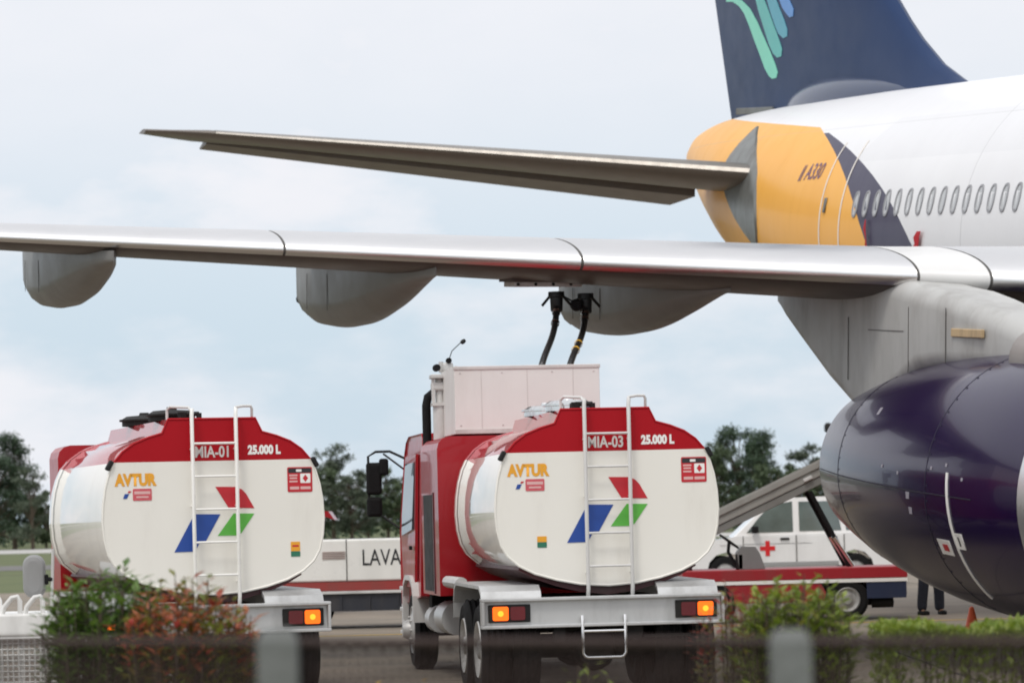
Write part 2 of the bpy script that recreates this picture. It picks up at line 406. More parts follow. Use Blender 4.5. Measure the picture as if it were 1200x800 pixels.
    for x in (-.42, .42): ch.box((x, 2.6, .82), (.1, 4.7, .24))
    for y in (.75, 2.05, 3.4): ch.box((0, y, .78), (.9, .14, .2))
    ch.box((0, 1.4, .98), (1.7, 2.4, .1)); ch.tube([(-.9, .75, .51), (.9, .75, .51)], .11, 10); ch.tube([(-.9, 2.05, .51), (.9, 2.05, .51)], .11, 10)
    ch.lathe([(-.2, .0), (-.19, .2), (0, .26), (.19, .2), (.2, 0)], (0, .75, .51), (0, 1, 0), 16); ch.lathe([(-.2, .0), (-.19, .2), (0, .26), (.19, .2), (.2, 0)], (0, 2.05, .51), (0, 1, 0), 16)
    ch.tube([(.35, .1, .68), (.35, .9, .68)], .09, 12); ch.box((-.45, .12, .66), (.12, .1, .12)); ch.box((.7, .14, .63), (.5, .05, .03))
    ch.build('chassis', dark, T)
    for s_ in (-1, 1):
        f = MB(); prof = [(.13, .8), (.14, 1.0), (.22, 1.13), (.36, 1.19), (2.55, 1.2), (2.7, 1.14), (2.78, 1.0), (2.8, .8)]
        xi, xo = s_ * .62, s_ * 1.255
        inn = [(y if .5 < y < 2.5 else (y + .03 if y < .5 else y - .03), z - .035 if z > .9 else z) for y, z in prof]
        f.prism(prof + inn[::-1], xi, xo, 'x'); f.build('fender', silver, T)
        for y in (.75, 2.05): wheel(T, (s_ * 1.09, y, .51), s_, dual=True)
    # equipment cabinet between tank and cab
    c0, c1 = 4.62, 6.5 if lift else 5.3; hc = 1.2 if lift else .88
    cb = MB(); pf = [(-hc, 1.0), (hc, 1.0), (hc, 2.72)] + [(hc - .15 + .15 * math.cos(R(a)), 2.72 + .15 * math.sin(R(a))) for a in (30, 60, 90)] + [(-hc + .15 - .15 * math.sin(R(a)), 2.72 + .15 * math.cos(R(a))) for a in (0, 30, 60)] + [(-hc, 2.72)]
    cb.prism(pf, c0, c1); cab = cb.build('equipment_cabinet', red, T)
    before = set(bpy.data.objects)
    if lift: MB().box((-1.203, 5.75, 1.62), (.012, .95, 1.15), 0, None, .003).build('shutter_door', dark, cab)
    if lift: MB().box((-1.205, 5.15, 1.62), (.014, .1, 1.2), 0, None, .003).build('door_frame', maroon, cab)
    fl = MB()
    fl.box((0, (c0 + c1) / 2, .88), (1.5, 1.6, .2)); fl.lathe([(0, 0), (0, .2), (.9, .2), (.9, 0)], (-.95, 5.0, .72), (0, 1, 0), 20); fl.lathe([(0, 0), (0, .17), (.5, .17), (.5, 0)], (-1.0, 6.3, .68), (0, 1, 0), 20)
    fl.build('air_tank', silver, T)
    MB().tube([(-1.12, 4.5, 1.17), (-1.12, 3.1, 1.17)], .07, 10).tube([(-1.0, 4.4, 1.05), (-1.0, 3.0, 1.05)], .06, 10).build('hose_tube', greyw, T)
    fr = MB()
    for x in (-.40, .40): fr.box((x, 7.0, .82), (.1, 3.9, .22))
    fr.tube([(-.9, 7.9, .51), (.9, 7.9, .51)], .09, 10); fr.build('cab_frame', dark, T)
    for s_ in (-1, 1): wheel(T, (s_ * 1.07, 7.9, .51), s_)
    # cab
    cabp = [(6.78, .95), (9.18, .80), (9.28, 1.1), (9.26, 1.75), (9.06, 2.75), (8.9, 2.9), (8.6, 2.97), (7.0, 2.97), (6.82, 2.9), (6.78, 2.75)]
    cbm = MB()
    def xs(z): return 1.22 if z < 1.75 else 1.22 - .06 * (z - 1.75)
    cbm.loft([[(s_ * xs(z) * k, (y - 8) * (1 if abs(k) == 1 else .97) + 8, z if abs(k) == 1 else z - .01) for y, z in cabp] for s_, k in ((-1, .97), (-1, 1), (1, 1), (1, .97))], sm=False)
    C = cbm.build('cab', red, T)
    bv = C.modifiers.new('edge', 'BEVEL'); bv.width = .04; bv.segments = 3; bv.limit_method = 'ANGLE'
    for s_ in (-1, 1):
        def side(y, z, d=.006): return (s_ * (xs(z) + d), y, z)
        for nm, pts, m_, d in (('door', [(7.35, 1.05), (8.75, 1.05), (8.95, 1.7), (8.72, 2.72), (7.4, 2.72)], red, .006), ('door_window', [(7.5, 1.78), (8.78, 1.70), (8.86, 1.95), (8.66, 2.62), (7.5, 2.62)], glass, .012)):
            q = MB(); q.add([side(y, z, d) for y, z in pts] + [side(y, z, -.03) for y, z in pts], [tuple(range(len(pts)))] + [(i, (i + 1) % len(pts), len(pts) + (i + 1) % len(pts), len(pts) + i) for i in range(len(pts))])
            oo = q.build(nm, m_, C)
            if nm == 'door':
                MB().box((s_ * 1.245, 7.55, 1.55), (.03, .16, .05), 0, None, .008).build('handle', black, oo)
        # front fender and steps
        fp = [(7.2, .62), (7.22, .95), (7.35, 1.12), (7.6, 1.2), (8.2, 1.2), (8.45, 1.12), (8.58, .95), (8.6, .62)]
        fi = [(7.27, .62), (7.29, .93), (7.4, 1.07), (7.62, 1.14), (8.18, 1.14), (8.4, 1.07), (8.51, .93), (8.53, .62)]
        MB().prism(fp + fi[::-1], s_ * .8, s_ * 1.265, 'x').build('front_fender', greyw, T)
        sp = MB()
        for z in (.45, .75, 1.02): sp.box((s_ * 1.15, 8.9, z), (.2, .4, .05), 0, None, .01)
        sp.box((s_ * 1.18, 8.9, .72), (.04, .44, .62)); sp.build('cab_step', greyw, T)
        # mirrors
        mi = MB(); bx = s_ * 1.53
        mi.tube([(s_ * 1.14, 9.06, 2.70), (s_ * 1.32, 9.25, 2.80), (s_ * 1.5, 9.3, 2.80), (s_ * 1.60, 9.3, 2.74), (s_ * 1.6, 9.3, 1.95)], .017, 8)
        mi.tube([(s_ * 1.15, 9.1, 2.56), (s_ * 1.4, 9.28, 2.77)], .013, 6); mi.tube([(s_ * 1.22, 9.15, 1.8), (s_ * 1.36, 9.25, 1.9), (s_ * 1.6, 9.3, 2.1)], .013, 6)
        A = mi.build('mirror_arm', dark, T)
        MB().box((bx, 9.3, 2.45), (.2, .1, .42), 0, None, .035).box((bx, 9.3, 2.08), (.2, .12, .26), 0, None, .04).box((s_ * 1.40, 9.27, 2.6), (.12, .1, .22), 0, None, .03).build('mirror', black, A)
    MB().box((0, 9.20, 2.27), (2.0, .02, .8), 0, Matrix.Rotation(R(11.3), 3, 'X')).build('windscreen', glass, C)
    MB().box((0, 9.26, 1.35), (1.5, .06, .4), 0, None, .02).build('grille', dark, C)
    MB().box((0, 9.30, .66), (2.4, .2, .38), 0, None, .05).build('front_bumper', greyw, T)
    for s_ in (-1, 1): MB().box((s_ * .9, 9.41, .7), (.4, .03, .18), 0, None, .02).build('headlight', chrome, T)
    MB().box((-.95, 6.72, 1.6), (.3, .3, 1.9), 0, None, .02).build('air_intake', black, T)
    if not lift:        # the towing cab stands turned to the right, out of sight behind its tank
        M_ = Matrix.Translation((0, 4.9, 0)) @ Matrix.Rotation(R(-27), 4, 'Z') @ Matrix.Translation((0, -4.9, 0))
        for o_ in set(bpy.data.objects) - before:
            if o_.parent is T: o_.matrix_local = M_ @ o_.matrix_local
    if lift:
        P = MB()
        px, py0, py1, z0, z1 = -.06, 5.02, 6.45, 2.9, 3.70
        for a, bb in (((px, py0, (z0 + z1) / 2), (1.74, .035, z1 - z0)), ((px, py1, (z0 + z1) / 2), (1.74, .035, z1 - z0))): P.box(a, bb, 0, None, .006)
        for x in (px - .87 + .0175, px + .87 - .0175): P.box((x, (py0 + py1) / 2, (z0 + z1) / 2), (.033, py1 - py0 - .04, z1 - z0 - .004), 0, None, .005)
        L = P.build('lift_platform', cream, T)
        tr_ = MB().box((px, py0 - .004, z1 - .02), (1.76, .05, .045), 0, None, .008).box((px, py0 - .0225, z0 + .03), (1.74, .012, .05))
        for x in (-.55, .0, .55): tr_.box((px + x, py0 - .018, (z0 + z1) / 2), (.008, .006, z1 - z0 - .1))
        for x in (-.8, -.3, .3, .8):
            for z in (z0 + .1, z1 - .08): tr_.lathe([(0, 0), (0, .012), (.006, .01), (.008, 0)], (px + x, py0 - .016, z), (0, -1, 0), 8)
        tr_.build('panel_trim', mat('panel_trim', (.60, .56, .53), .5, dirt=.3), L)
        MB().box((px, (py0 + py1) / 2, 2.93), (1.66, py1 - py0 - .06, .05)).build('platform_floor', dark, L)
        E = MB().tube([(-1.10, 6.62, 1.4), (-1.10, 6.62, 3.3), (-1.08, 6.62, 3.40), (-1.0, 6.62, 3.46)], .055, 12); E.build('exhaust_stack', black, T)
        M_ = MB().tube([(-.97, 6.3, 2.86), (-.97, 6.3, 3.28)], .085, 14).tube([(-.97, 6.3, 3.28), (-.97, 6.3, 3.62)], .05, 12).box((-.96, 6.3, 3.64), (.24, .26, .05), 0, None, .01).box((-1.05, 6.25, 3.46), (.04, .05, .34)).box((-.90, 6.25, 3.46), (.04, .05, .34)).box((-.97, 6.3, 3.3), (.2, .2, .04)).box((-.98, 6.3, 3.52), (.18, .16, .10), 0, None, .02)
        M_.build('lift_mast', greyw, T)
        K = MB().box((-.84, 6.5, 3.76), (.13, .15, .12), 0, None, .03).tube([(-.92, 6.5, 3.70), (-.92, 6.5, 3.83)], .03, 10).lathe([(0, 0), (0, .05), (.14, .05), (.14, 0)], (-.75, 6.5, 3.72), (0, -1, 0), 14)
        kk = K.build('platform_camera', greyw, T)
        MB().tube([(-.99, 6.44, 3.75), (-.99, 6.3, 3.75)], .045, 12).tube([(-.83, 6.40, 3.84), (-.83, 6.48, 3.84)], .035, 10).build('lens', black, kk)
        MB().tube([(-.84, 6.5, 3.8), (-.78, 6.5, 3.96), (-.66, 6.5, 4.07)], .006, 5).lathe([(0, 0), (.01, .025), (.04, .03), (.07, .02), (.075, 0)], (-.67, 6.5, 4.05), (.8, 0, .6), 10, 0).build('antenna', dark, T)
    return T

def place(px, py, Y): p = at(px, py, Y); return (p.x, p.y, 0)
base3 = place(706.5, 715, 35.58)
base1 = place(247.5, 735, 35.75)
tanker('white fuel tanker numbered 03 with cream lift platform panel raised behind its cab', '03', base3, R(7.4), True, True)
tanker('white fuel tanker numbered 01 standing behind the red tipped shrub, no platform raised', '01', base1, R(16.), False, False)

# ------------------------------------------------------------------ airliner
PSI, PIT = R(17), R(4.4)
hx = Vector((math.sin(PSI), -math.cos(PSI), 0)); lx = Vector((math.cos(PSI), math.sin(PSI), 0)); zz = Vector((0, 0, 1))
hp = hx * math.cos(PIT) - zz * math.sin(PIT); up = zz * math.cos(PIT) + hx * math.sin(PIT)
AIR = thing('airliner', 'parked widebody airliner with orange tail cone, dark blue fin and purple engine', 'airplane')
AIR.matrix_world = Matrix(((hp.x, lx.x, up.x, 12.9717), (hp.y, lx.y, up.y, 44.339), (hp.z, lx.z, up.z, 0), (0, 0, 0, 1)))

SEC = [(-31.0, 7.20, 7.08, .04), (-30.75, 7.44, 6.84, .26), (-29.9, 7.70, 6.40, .55), (-28.6, 7.86, 6.02, .95), (-27., 7.94, 5.40, 1.42), (-25, 8.0, 4.62, 1.92), (-22, 8.04, 3.8, 2.33), (-19, 8.05, 3.1, 2.62), (-16, 8.05, 2.65, 2.76), (-12, 8.05, 2.45, 2.82),
       (19, 8.05, 2.41, 2.82), (22, 7.95, 2.5, 2.7), (24.5, 7.5, 2.75, 2.35), (26.5, 6.6, 3.1, 1.8), (28, 5.7, 3.6, 1.1), (28.6, 5.0, 4.2, .45), (28.8, 4.6, 4.5, .05)]
def sec(x):
    if x <= SEC[0][0]: return SEC[0][1:]
    for a, b in zip(SEC, SEC[1:]):
        if a[0] <= x <= b[0]:
            k = (x - a[0]) / (b[0] - a[0]); return [a[i] + (b[i] - a[i]) * k for i in (1, 2, 3)]
    return SEC[-1][1:]
def fus_y(x, z, d=0.):
    """the right-hand skin of the fuselage"""
    zt, zb, w_ = sec(x); c, r = (zt + zb) / 2, (zt - zb) / 2
    return -w_ * math.sqrt(max(.0, 1 - ((z - c) / r) ** 2)) - d

def fus_mat():
    m, t, b = newmat('airliner_skin'); tc = t.n('ShaderNodeTexCoord').outputs['Object']
    s_ = t.n('ShaderNodeSeparateXYZ'); t.put(s_.inputs[0], tc); x, z = s_.outputs[0], s_.outputs[2]
    zc = t.m('SUBTRACT', z, 6.)
    n1 = t.noise(tc, .7, 6, .6); n2 = t.noise(tc, 2.4, 6, .65, (1, 1, .15))
    wh = t.mix(n1, (.77, .765, .765), (.70, .695, .70))
    wh = t.mix(t.m('MULTIPLY', t.ramp(n2, .45, .8), .05), wh, (.45, .43, .41))
    org = t.mix(n1, (.86, .44, .075), (.80, .375, .055)); org = t.mix(t.m('MULTIPLY', t.ramp(n2, .5, .8), .13), org, (.42, .17, .03))
    drk = t.mix(n1, (.062, .056, .098), (.046, .042, .072))
    xo = t.poly(zc, OC); xd = t.poly(zc, DC)
    zt_ = t.m('MULTIPLY_ADD', t.m('ADD', x, 19.6), -.062, 7.36)
    below = t.lt(z, zt_)
    io = t.m('MULTIPLY', t.lt(x, xo), below)
    idk = t.m('MULTIPLY', t.m('MULTIPLY', t.lt(x, xd), t.m('SUBTRACT', 1., io)), t.lt(z, 7.22))
    idk = t.m('MULTIPLY', idk, t.m('GREATER_THAN', x, -19.2))
    pb = t.m('MULTIPLY', t.m('MULTIPLY', t.lt(z, 7.36), t.m('GREATER_THAN', z, 6.62)), t.m('GREATER_THAN', t.m('ADD', x, t.m('MULTIPLY', zc, -.9)), -16.9))
    wh = t.mix(t.m('MULTIPLY', pb, .14), wh, (.5, .5, .52))
    c = t.mix(idk, wh, drk); c = t.mix(io, c, org)
    # skin lap seams
    for px in (-22.4, -11.1, -7.4): 
        c = t.mix(t.m('MULTIPLY', t.lt(t.m('ABSOLUTE', t.m('SUBTRACT', x, px)), .012), .35), c, (.2, .19, .18))
    for pz in (7.28, 4.9):
        c = t.mix(t.m('MULTIPLY', t.lt(t.m('ABSOLUTE', t.m('SUBTRACT', z, pz)), .008), .22), c, (.3, .29, .28))
    t.put(b.inputs['Base Color'], c); t.put(b.inputs['Roughness'], t.m('MULTIPLY_ADD', n2, .2, .34))
    b.inputs['Coat Weight'].default_value = .12; b.inputs['Coat Roughness'].default_value = .12; b.inputs['Specular IOR Level'].default_value = .28
    return m
def polyfit(pts, deg):
    import numpy as np
    return [float(v) for v in np.polyfit([p[1] - 6. for p in pts], [p[0] for p in pts], deg)]
OC = polyfit([(-19.31, 7.3), (-18.59, 7.18), (-17.46, 6.81), (-16.41, 6.31), (-15.68, 5.84), (-15.18, 5.44), (-14.88, 5.16), (-14.2, 4.4)], 3)
DC = polyfit([(-18.6, 7.2), (-17.68, 7.04), (-16.67, 6.81), (-15.36, 6.41), (-14.51, 6.08), (-13.75, 5.68), (-13.14, 5.28), (-12.96, 5.17), (-12.2, 4.4)], 3)
f = MB(); secs = []
stn = [SEC[0][0]] + [-30.95, -30.75, -30.5, -30.2, -29.9] + [-29.6 + .4 * k for k in range(60)] + [-5, 0, 5, 10, 15] + [s_[0] for s_ in SEC if s_[0] > 15.5]
import bisect
def smooth_sec(x):
    a = [sec(x + d) for d in (-.5, -.25, 0, .25, .5)] if -29.4 < x < 28 else [sec(x)]
    return [sum(q[i] for q in a) / len(a) for i in range(3)]
for x in stn:
    zt, zb, w_ = smooth_sec(x); c, r = (zt + zb) / 2, (zt - zb) / 2
    secs.append([(x, w_ * math.cos(2 * math.pi * k / 72), c + r * math.sin(2 * math.pi * k / 72)) for k in range(72)])
f.loft(secs); f.build('fuselage', fus_mat(), AIR)

wing_w = mat('white_skin', (.66, .65, .63), .4, dirt=.3, var=.05, scale=1., dcol=(.2, .18, .16))
wing_shaded = mat('shaded_grey_skin', (.085, .066, .058), .45, dirt=.4, var=.06, scale=1., dcol=(.12, .1, .085), streak=(.3, 1, 1))  # wing grey darkened and browned to hold the shade under the leading edge
slat_m = mat('bare_metal', (.76, .745, .73), .32, 1., var=.05, dirt=.12, scale=.8, streak=(1, .1, 1), dcol=(.4, .36, .33))
plate_m = mat('scuffed_plate', (.22, .225, .21), .4, .5, dirt=.6, var=.2, scale=2.5)
seam = mat('seam_dark', (.085, .08, .072), .7)
# cabin windows
wfr, wpn = mat('window_frame_grey', (.26, .26, .27), .4), mat('window_pane_grey', (.44, .45, .45), .15, var=.1, coat=.5)
for k in range(38):
    x0 = -15.6 + k * .457; zc = 5.89
    def ell(rx, rz, d, n=20): return [(x0 + rx * math.copysign(abs(math.cos(2 * math.pi * i / n)) ** .8, math.cos(2 * math.pi * i / n)), rz * math.copysign(abs(math.sin(2 * math.pi * i / n)) ** .8, math.sin(2 * math.pi * i / n)), d) for i in range(n)]
    def P(p): return (p[0], fus_y(p[0], zc + p[1], p[2]), zc + p[1])
    b = MB(); A = [P(p) for p in ell(.12, .23, .0)]; B = [P(p) for p in ell(.115, .225, .012)]; C_ = [P(p) for p in ell(.085, .19, .012)]; D = [P(p) for p in ell(.08, .185, .002)]
    b.loft([A, B, C_, D], cap=False); wo = b.build('cabin_window', wfr, AIR)
    b = MB(); b.add(D, [tuple(range(len(D)))]); b.build('pane', wpn, wo, fix=False)
# service door outline on the aft fuselage
for mname, x0, x1 in (('door_outline', -17.26, -16.26),):
    b = MB()
    for x in (x0, x1):
        zs = [5.0 + k * .1 for k in range(21)]
        b.loft([[(x - .022, fus_y(x, z, .004), z), (x - .022, fus_y(x, z, .009), z), (x + .022, fus_y(x, z, .009), z), (x + .022, fus_y(x, z, .004), z)] for z in zs])
    b.build(mname, mat('outline_white', (.80, .74, .66), .5), AIR)
    b = MB(); b.loft([[(-17.05 + d, fus_y(-17.05, 5.9 + e_, .01), 5.9 + e_) for d, e_ in ((-.05, -.13), (.05, -.13), (.05, .13), (-.05, .13))], [(-17.05 + d, fus_y(-17.05, 5.9 + e_, .03), 5.9 + e_) for d, e_ in ((-.04, -.12), (.04, -.12), (.04, .12), (-.04, .12))]])
    b.build('door_handle', plate_m, AIR)
# lettering on the orange
purple_t = mat('print_purple', (.16, .075, .13), .5, var=.1)
txt('A330', .40, 'lettering', purple_t, AIR, lambda u, v: (-18.1 + u * .95, fus_y(-18.1 + u * .95, 6.5 + v, .006), 6.5 + v), bold=.006, italic=.25)
b = MB()
for u in (-.62, -.54): 
    b.loft([[(-18.1 + u + d + .3 * v, fus_y(-18.1 + u, 6.5 + v, .006), 6.5 + v) for d in (-.02, .02)] for v in (-.14, -.05, .05, .14)], cap=False, close=False)
b.build('lettering', purple_t, AIR, fix=False)

# fin
FLE = [(-16.6, 7.96), (-16.95, 8.03), (-18.08, 8.44), (-19.02, 8.95), (-19.6, 9.33), (-20.19, 9.77), (-20.9, 10.35), (-21.9, 11.3), (-25.6, 15.6)]
def fle(z):
    for (a, za), (b_, zb) in zip(FLE, FLE[1:]):
        if za <= z <= zb: return a + (b_ - a) * (z - za) / (zb - za)
    return FLE[0][0]
def fte(z): return -28.73 - .395 * (z - 7.93)
def fin_hy(x, z):
    a, b_ = max(fle(z), -20.9 - .78 * (z - 8)), fte(z); c = fle(z) - b_
    k = min(max((fle(z) - x) / c, 0), 1); th = .092 * min(c, 8.2)
    return 5 * th * (.2969 * math.sqrt(k) - .126 * k - .3516 * k ** 2 + .2843 * k ** 3 - .1036 * k ** 4)
f = MB(); secs = []
for z in [7.7, 7.96, 8.03, 8.2, 8.44, 8.7, 8.95, 9.15, 9.33, 9.55, 9.77, 10.05, 10.35, 10.8, 11.3, 13, 15.6]:
    le, te = fle(z), fte(z); ks = [0, .01, .03, .07, .13, .2, .3, .4, .5, .6, .7, .8, .9, 1]
    rt = [(le + (te - le) * k, -fin_hy(le + (te - le) * k, z), z) for k in ks]
    secs.append(rt + [(p[0], -p[1] + .0005, z) for p in rt[::-1][1:-1]])
f.loft(secs)
navy = mat('navy_paint', (.010, .031, .095), .4, var=.08, dirt=.04, scale=.8, coat=.0, dcol=(.05, .06, .09), spec=.2)
FIN = f.build('tail_fin', navy, AIR)
# feather strokes on the fin (their own outlines, laid on its skin)
PV = Vector((0, 0, H))
inv = AIR.matrix_world.inverted()
def fin_at(px, py, y0=-.3):
    d = inv.to_3x3() @ (at(px, py, 1.) - PV); o = inv @ PV; k = (y0 - o.y) / d.y; p = o + d * k; return (p.x, p.z)
def feather(pts, m_):
    """pts: centre line (x, z, half width)"""
    b = MB(); L, Rr = [], []
    n = len(pts)
    for i, (x, z, hwid) in enumerate(pts):
        a, c = pts[max(i - 1, 0)], pts[min(i + 1, n - 1)]; d = Vector((c[0] - a[0], c[1] - a[1])).normalized(); q = Vector((-d.y, d.x)) * hwid * 25
        L.append(fin_at(x + q.x, z + q.y)); Rr.append(fin_at(x - q.x, z - q.y))
    def S(p, d=.008): return (p[0], -fin_hy(p[0], p[1]) - d, p[1])
    b.loft([[S(a, .002), S(a), S(c), S(c, .002)] for a, c in zip(L, Rr)])
    b.build('tail_emblem', m_, FIN)
for col, line in (((.20, .68, .50), [(840, 1, .05), (850, 0, .09), (861, 4, .16), (870, 13, .21), (878, 28, .25), (886, 47, .28), (893, 63, .30), (899, 78, .31), (903, 87, .26), (904, 92, .12)]),
                  ((.09, .46, .42), [(881, -22, .1), (886, -8, .2), (892, 10, .26), (899, 30, .28), (906, 50, .30), (910, 60, .27), (912, 67, .12)]),
                  ((.07, .36, .46), [(897, -22, .12), (902, -8, .22), (908, 10, .26), (914, 26, .28), (918, 37, .26), (921, 44, .12)]),
                  ((.09, .27, .62), [(913, -22, .14), (918, -8, .22), (924, 6, .25), (928, 13, .23), (930, 20, .1)])):
    feather(line, mat('feather_%d' % int(col[0] * 1000 + col[2] * 100), col, .35, var=.05))
MB().box((-26.5, -.34, 7.97), (1.5, .05, .13), 0, Matrix.Rotation(.14, 3, 'Z') @ Matrix.Rotation(.02, 3, 'Y'), .015).build('fin_seal', plate_m, AIR)

b = MB(); L_ = []
for k in range(25):
    f_ = k / 24; x = -25.2 + 7.6 * f_; hgt = .62 * math.sin(math.pi * f_ ** .7) ** .7 if 0 < f_ < 1 else .02; wd_ = .62 * math.sin(math.pi * f_ ** .75) ** .6 + .02 if 0 < f_ < 1 else .02
    L_.append([(x, -wd_ * math.cos(R(a)), 7.88 + hgt * math.sin(R(a)) ** .8) for a in range(0, 181, 12)])
b.loft(L_, cap=False, close=False); b.build('fin_fillet', mat('navy_gloss', (.014, .030, .08), .22, var=.1, coat=.3), FIN)
# horizontal stabiliser
def airfoil(xle, y, z, c, th, n=14, inc=0., camber=0.):
    out = []
    ks = [(1 - math.cos(math.pi * i / n)) / 2 for i in range(n + 1)]
    def yt(k): return 5 * th * (.2969 * math.sqrt(k) - .126 * k - .3516 * k * k + .2843 * k ** 3 - .1015 * k ** 4)
    for k in ks: out.append((xle - c * k * math.cos(inc), y, z - c * k * math.sin(inc) + yt(k) + camber * c * 4 * k * (1 - k)))
    for k in ks[::-1][1:-1]: out.append((xle - c * k * math.cos(inc), y, z - c * k * math.sin(inc) - yt(k) * .9 + camber * c * 4 * k * (1 - k)))
    return out
stab_m = mat('stabiliser_skin', (.155, .13, .108), .38, .25, dirt=.4, var=.06, scale=1., dcol=(.14, .11, .09), streak=(.25, 1, 1))
def stab(sgn):
    b = MB(); e = MB()
    def S(y): k = (y - 1.9) / (12.1 - 1.9); return -21.6 - 6.55 * k, 6.56 + .98 * k, 5.0 - 3.2 * k, .52 - .36 * k
    for y in [1.2, 1.9, 4, 6, 8, 10, 11.3, 11.9, 12.3]:
        x, z, c, th = S(y); cc_ = c * (.72 if y < 11.2 else .9)
        if y > 11.6: x -= (y - 11.6) * 1.2; cc_ *= 1 - (y - 11.6) * .8; th *= .6
        b_ = airfoil(x, sgn * y, z, cc_, th, inc=R(3)); pass
        b.tmp = getattr(b, 'tmp', []) + [b_]
    b.loft(b.tmp); st_ = b.build('stabilizer', stab_m, AIR)
    sl = []
    for y in (2.1, 4, 6, 8, 10, 11.1):
        x, z, c, th = S(y); x1 = x - c * .70; tz = z - c * .70 * math.sin(R(3))
        sl.append([(x1, sgn * y, tz + th * .36), (x1 - c * .3, sgn * y, tz - .10 * c * .6), (x1 - c * .3, sgn * y, tz - .10 * c * .6 - .03), (x1, sgn * y, tz - th * .36)])
    e.loft(sl); e.build('elevator', stab_m, st_)
    le = []
    for y in (2.0, 4, 6, 8, 10, 11.2):
        x, z, c, th = S(y); a = airfoil(x + .012, sgn * y, z, c * .75, th * 1.03, inc=R(3)); le.append([a[0], a[1], a[2], a[3]])
    g_ = MB(); g_.loft(le, cap=False, close=False); g_.build('leading_edge', mat('stab_edge', (.26, .24, .215), .35, .5, dirt=.3), st_)
for s_ in (-1, 1):
    stab(s_)
b = MB()     # rubbing plate round the stabiliser root
PL = [(7.53, -23.5, -23.46), (7.46, -23.52, -23.25), (7.21, -23.66, -22.55), (7.0, -23.82, -22.1), (6.77, -24.0, -21.68), (6.69, -24.08, -21.55), (6.6, -23.95, -21.42), (6.44, -23.66, -21.28), (6.2, -23.33, -21.1), (5.95, -22.9, -21.0), (5.76, -22.57, -20.97), (5.5, -22.0, -21.0), (5.27, -21.5, -21.15), (5.15, -21.3, -21.2)]
rings = []
for z, xa, xb in PL: rings.append([(xa + (xb - xa) * k, fus_y(xa + (xb - xa) * k, z, (.0 if k in (0, 1) else .04)), z) for k in (0, .03, .2, .4, .6, .8, .97, 1)])
b.loft(rings, cap=False, close=False); b.build('root_plate', plate_m, AIR)

# wings
def W(y):
    y = abs(y); xle = -.36 - .63 * (y - 8.0); zle = 4.70 + .052 * (y - 8.0)
    if y <= 8: xte = -7.4 - .05 * (8 - y) * 0
    else: xte = -7.4 - .30 * (y - 8)
    c = xle - xte; th = .105 * c if y > 8 else .105 * 7.04 + .10 * (8 - y)
    return xle, zle, c, th
def wing(sgn):
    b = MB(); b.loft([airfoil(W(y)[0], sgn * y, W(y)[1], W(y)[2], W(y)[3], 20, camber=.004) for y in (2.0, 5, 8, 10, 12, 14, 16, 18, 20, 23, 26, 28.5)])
    wg = b.build('wing', wing_shaded, AIR)
    segs = ((2.9, 7.44, slat_m), (7.47, 8.2, wing_w), (8.23, 11.81, slat_m), (11.84, 15.17, slat_m), (15.20, 19.0, slat_m), (19.03, 23, slat_m), (23.03, 28, slat_m))
    for y0, y1, m_ in segs:
        q = MB(); ls = []
        for k in range(7):
            y = y0 + (y1 - y0) * k / 6; x, z, c, th = W(y)
            a = airfoil(x + .02, sgn * y, z, c, th + .022, 40, camber=.004); n = len(a)
            ls.append([a[(i) % n] for i in range(-3, 14)])  # metal stops just below the nose; darkened wing colour paints the shade beneath
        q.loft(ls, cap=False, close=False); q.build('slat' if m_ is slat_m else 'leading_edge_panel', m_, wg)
    # thin seams between slats read as dark gaps
    for y in (7.455, 8.215, 11.825, 15.185):
        x, z, c, th = W(y); q = MB(); ls = []
        for d in (-.03, .03):
            x, z, c, th = W(y + d); a = airfoil(x + .012, sgn * (y + d), z, c, th + .014, 40, camber=.004); n = len(a); ls.append([a[i % n] for i in range(-3, 13)])
        q.loft(ls, cap=False, close=False); q.build('slat_gap', seam, wg)
    return wg
WR = wing(-1); wing(1)
fair_m = mat('fairing_skin', (.19, .187, .176), .42, dirt=.45, var=.06, scale=1.3, dcol=(.16, .14, .12))
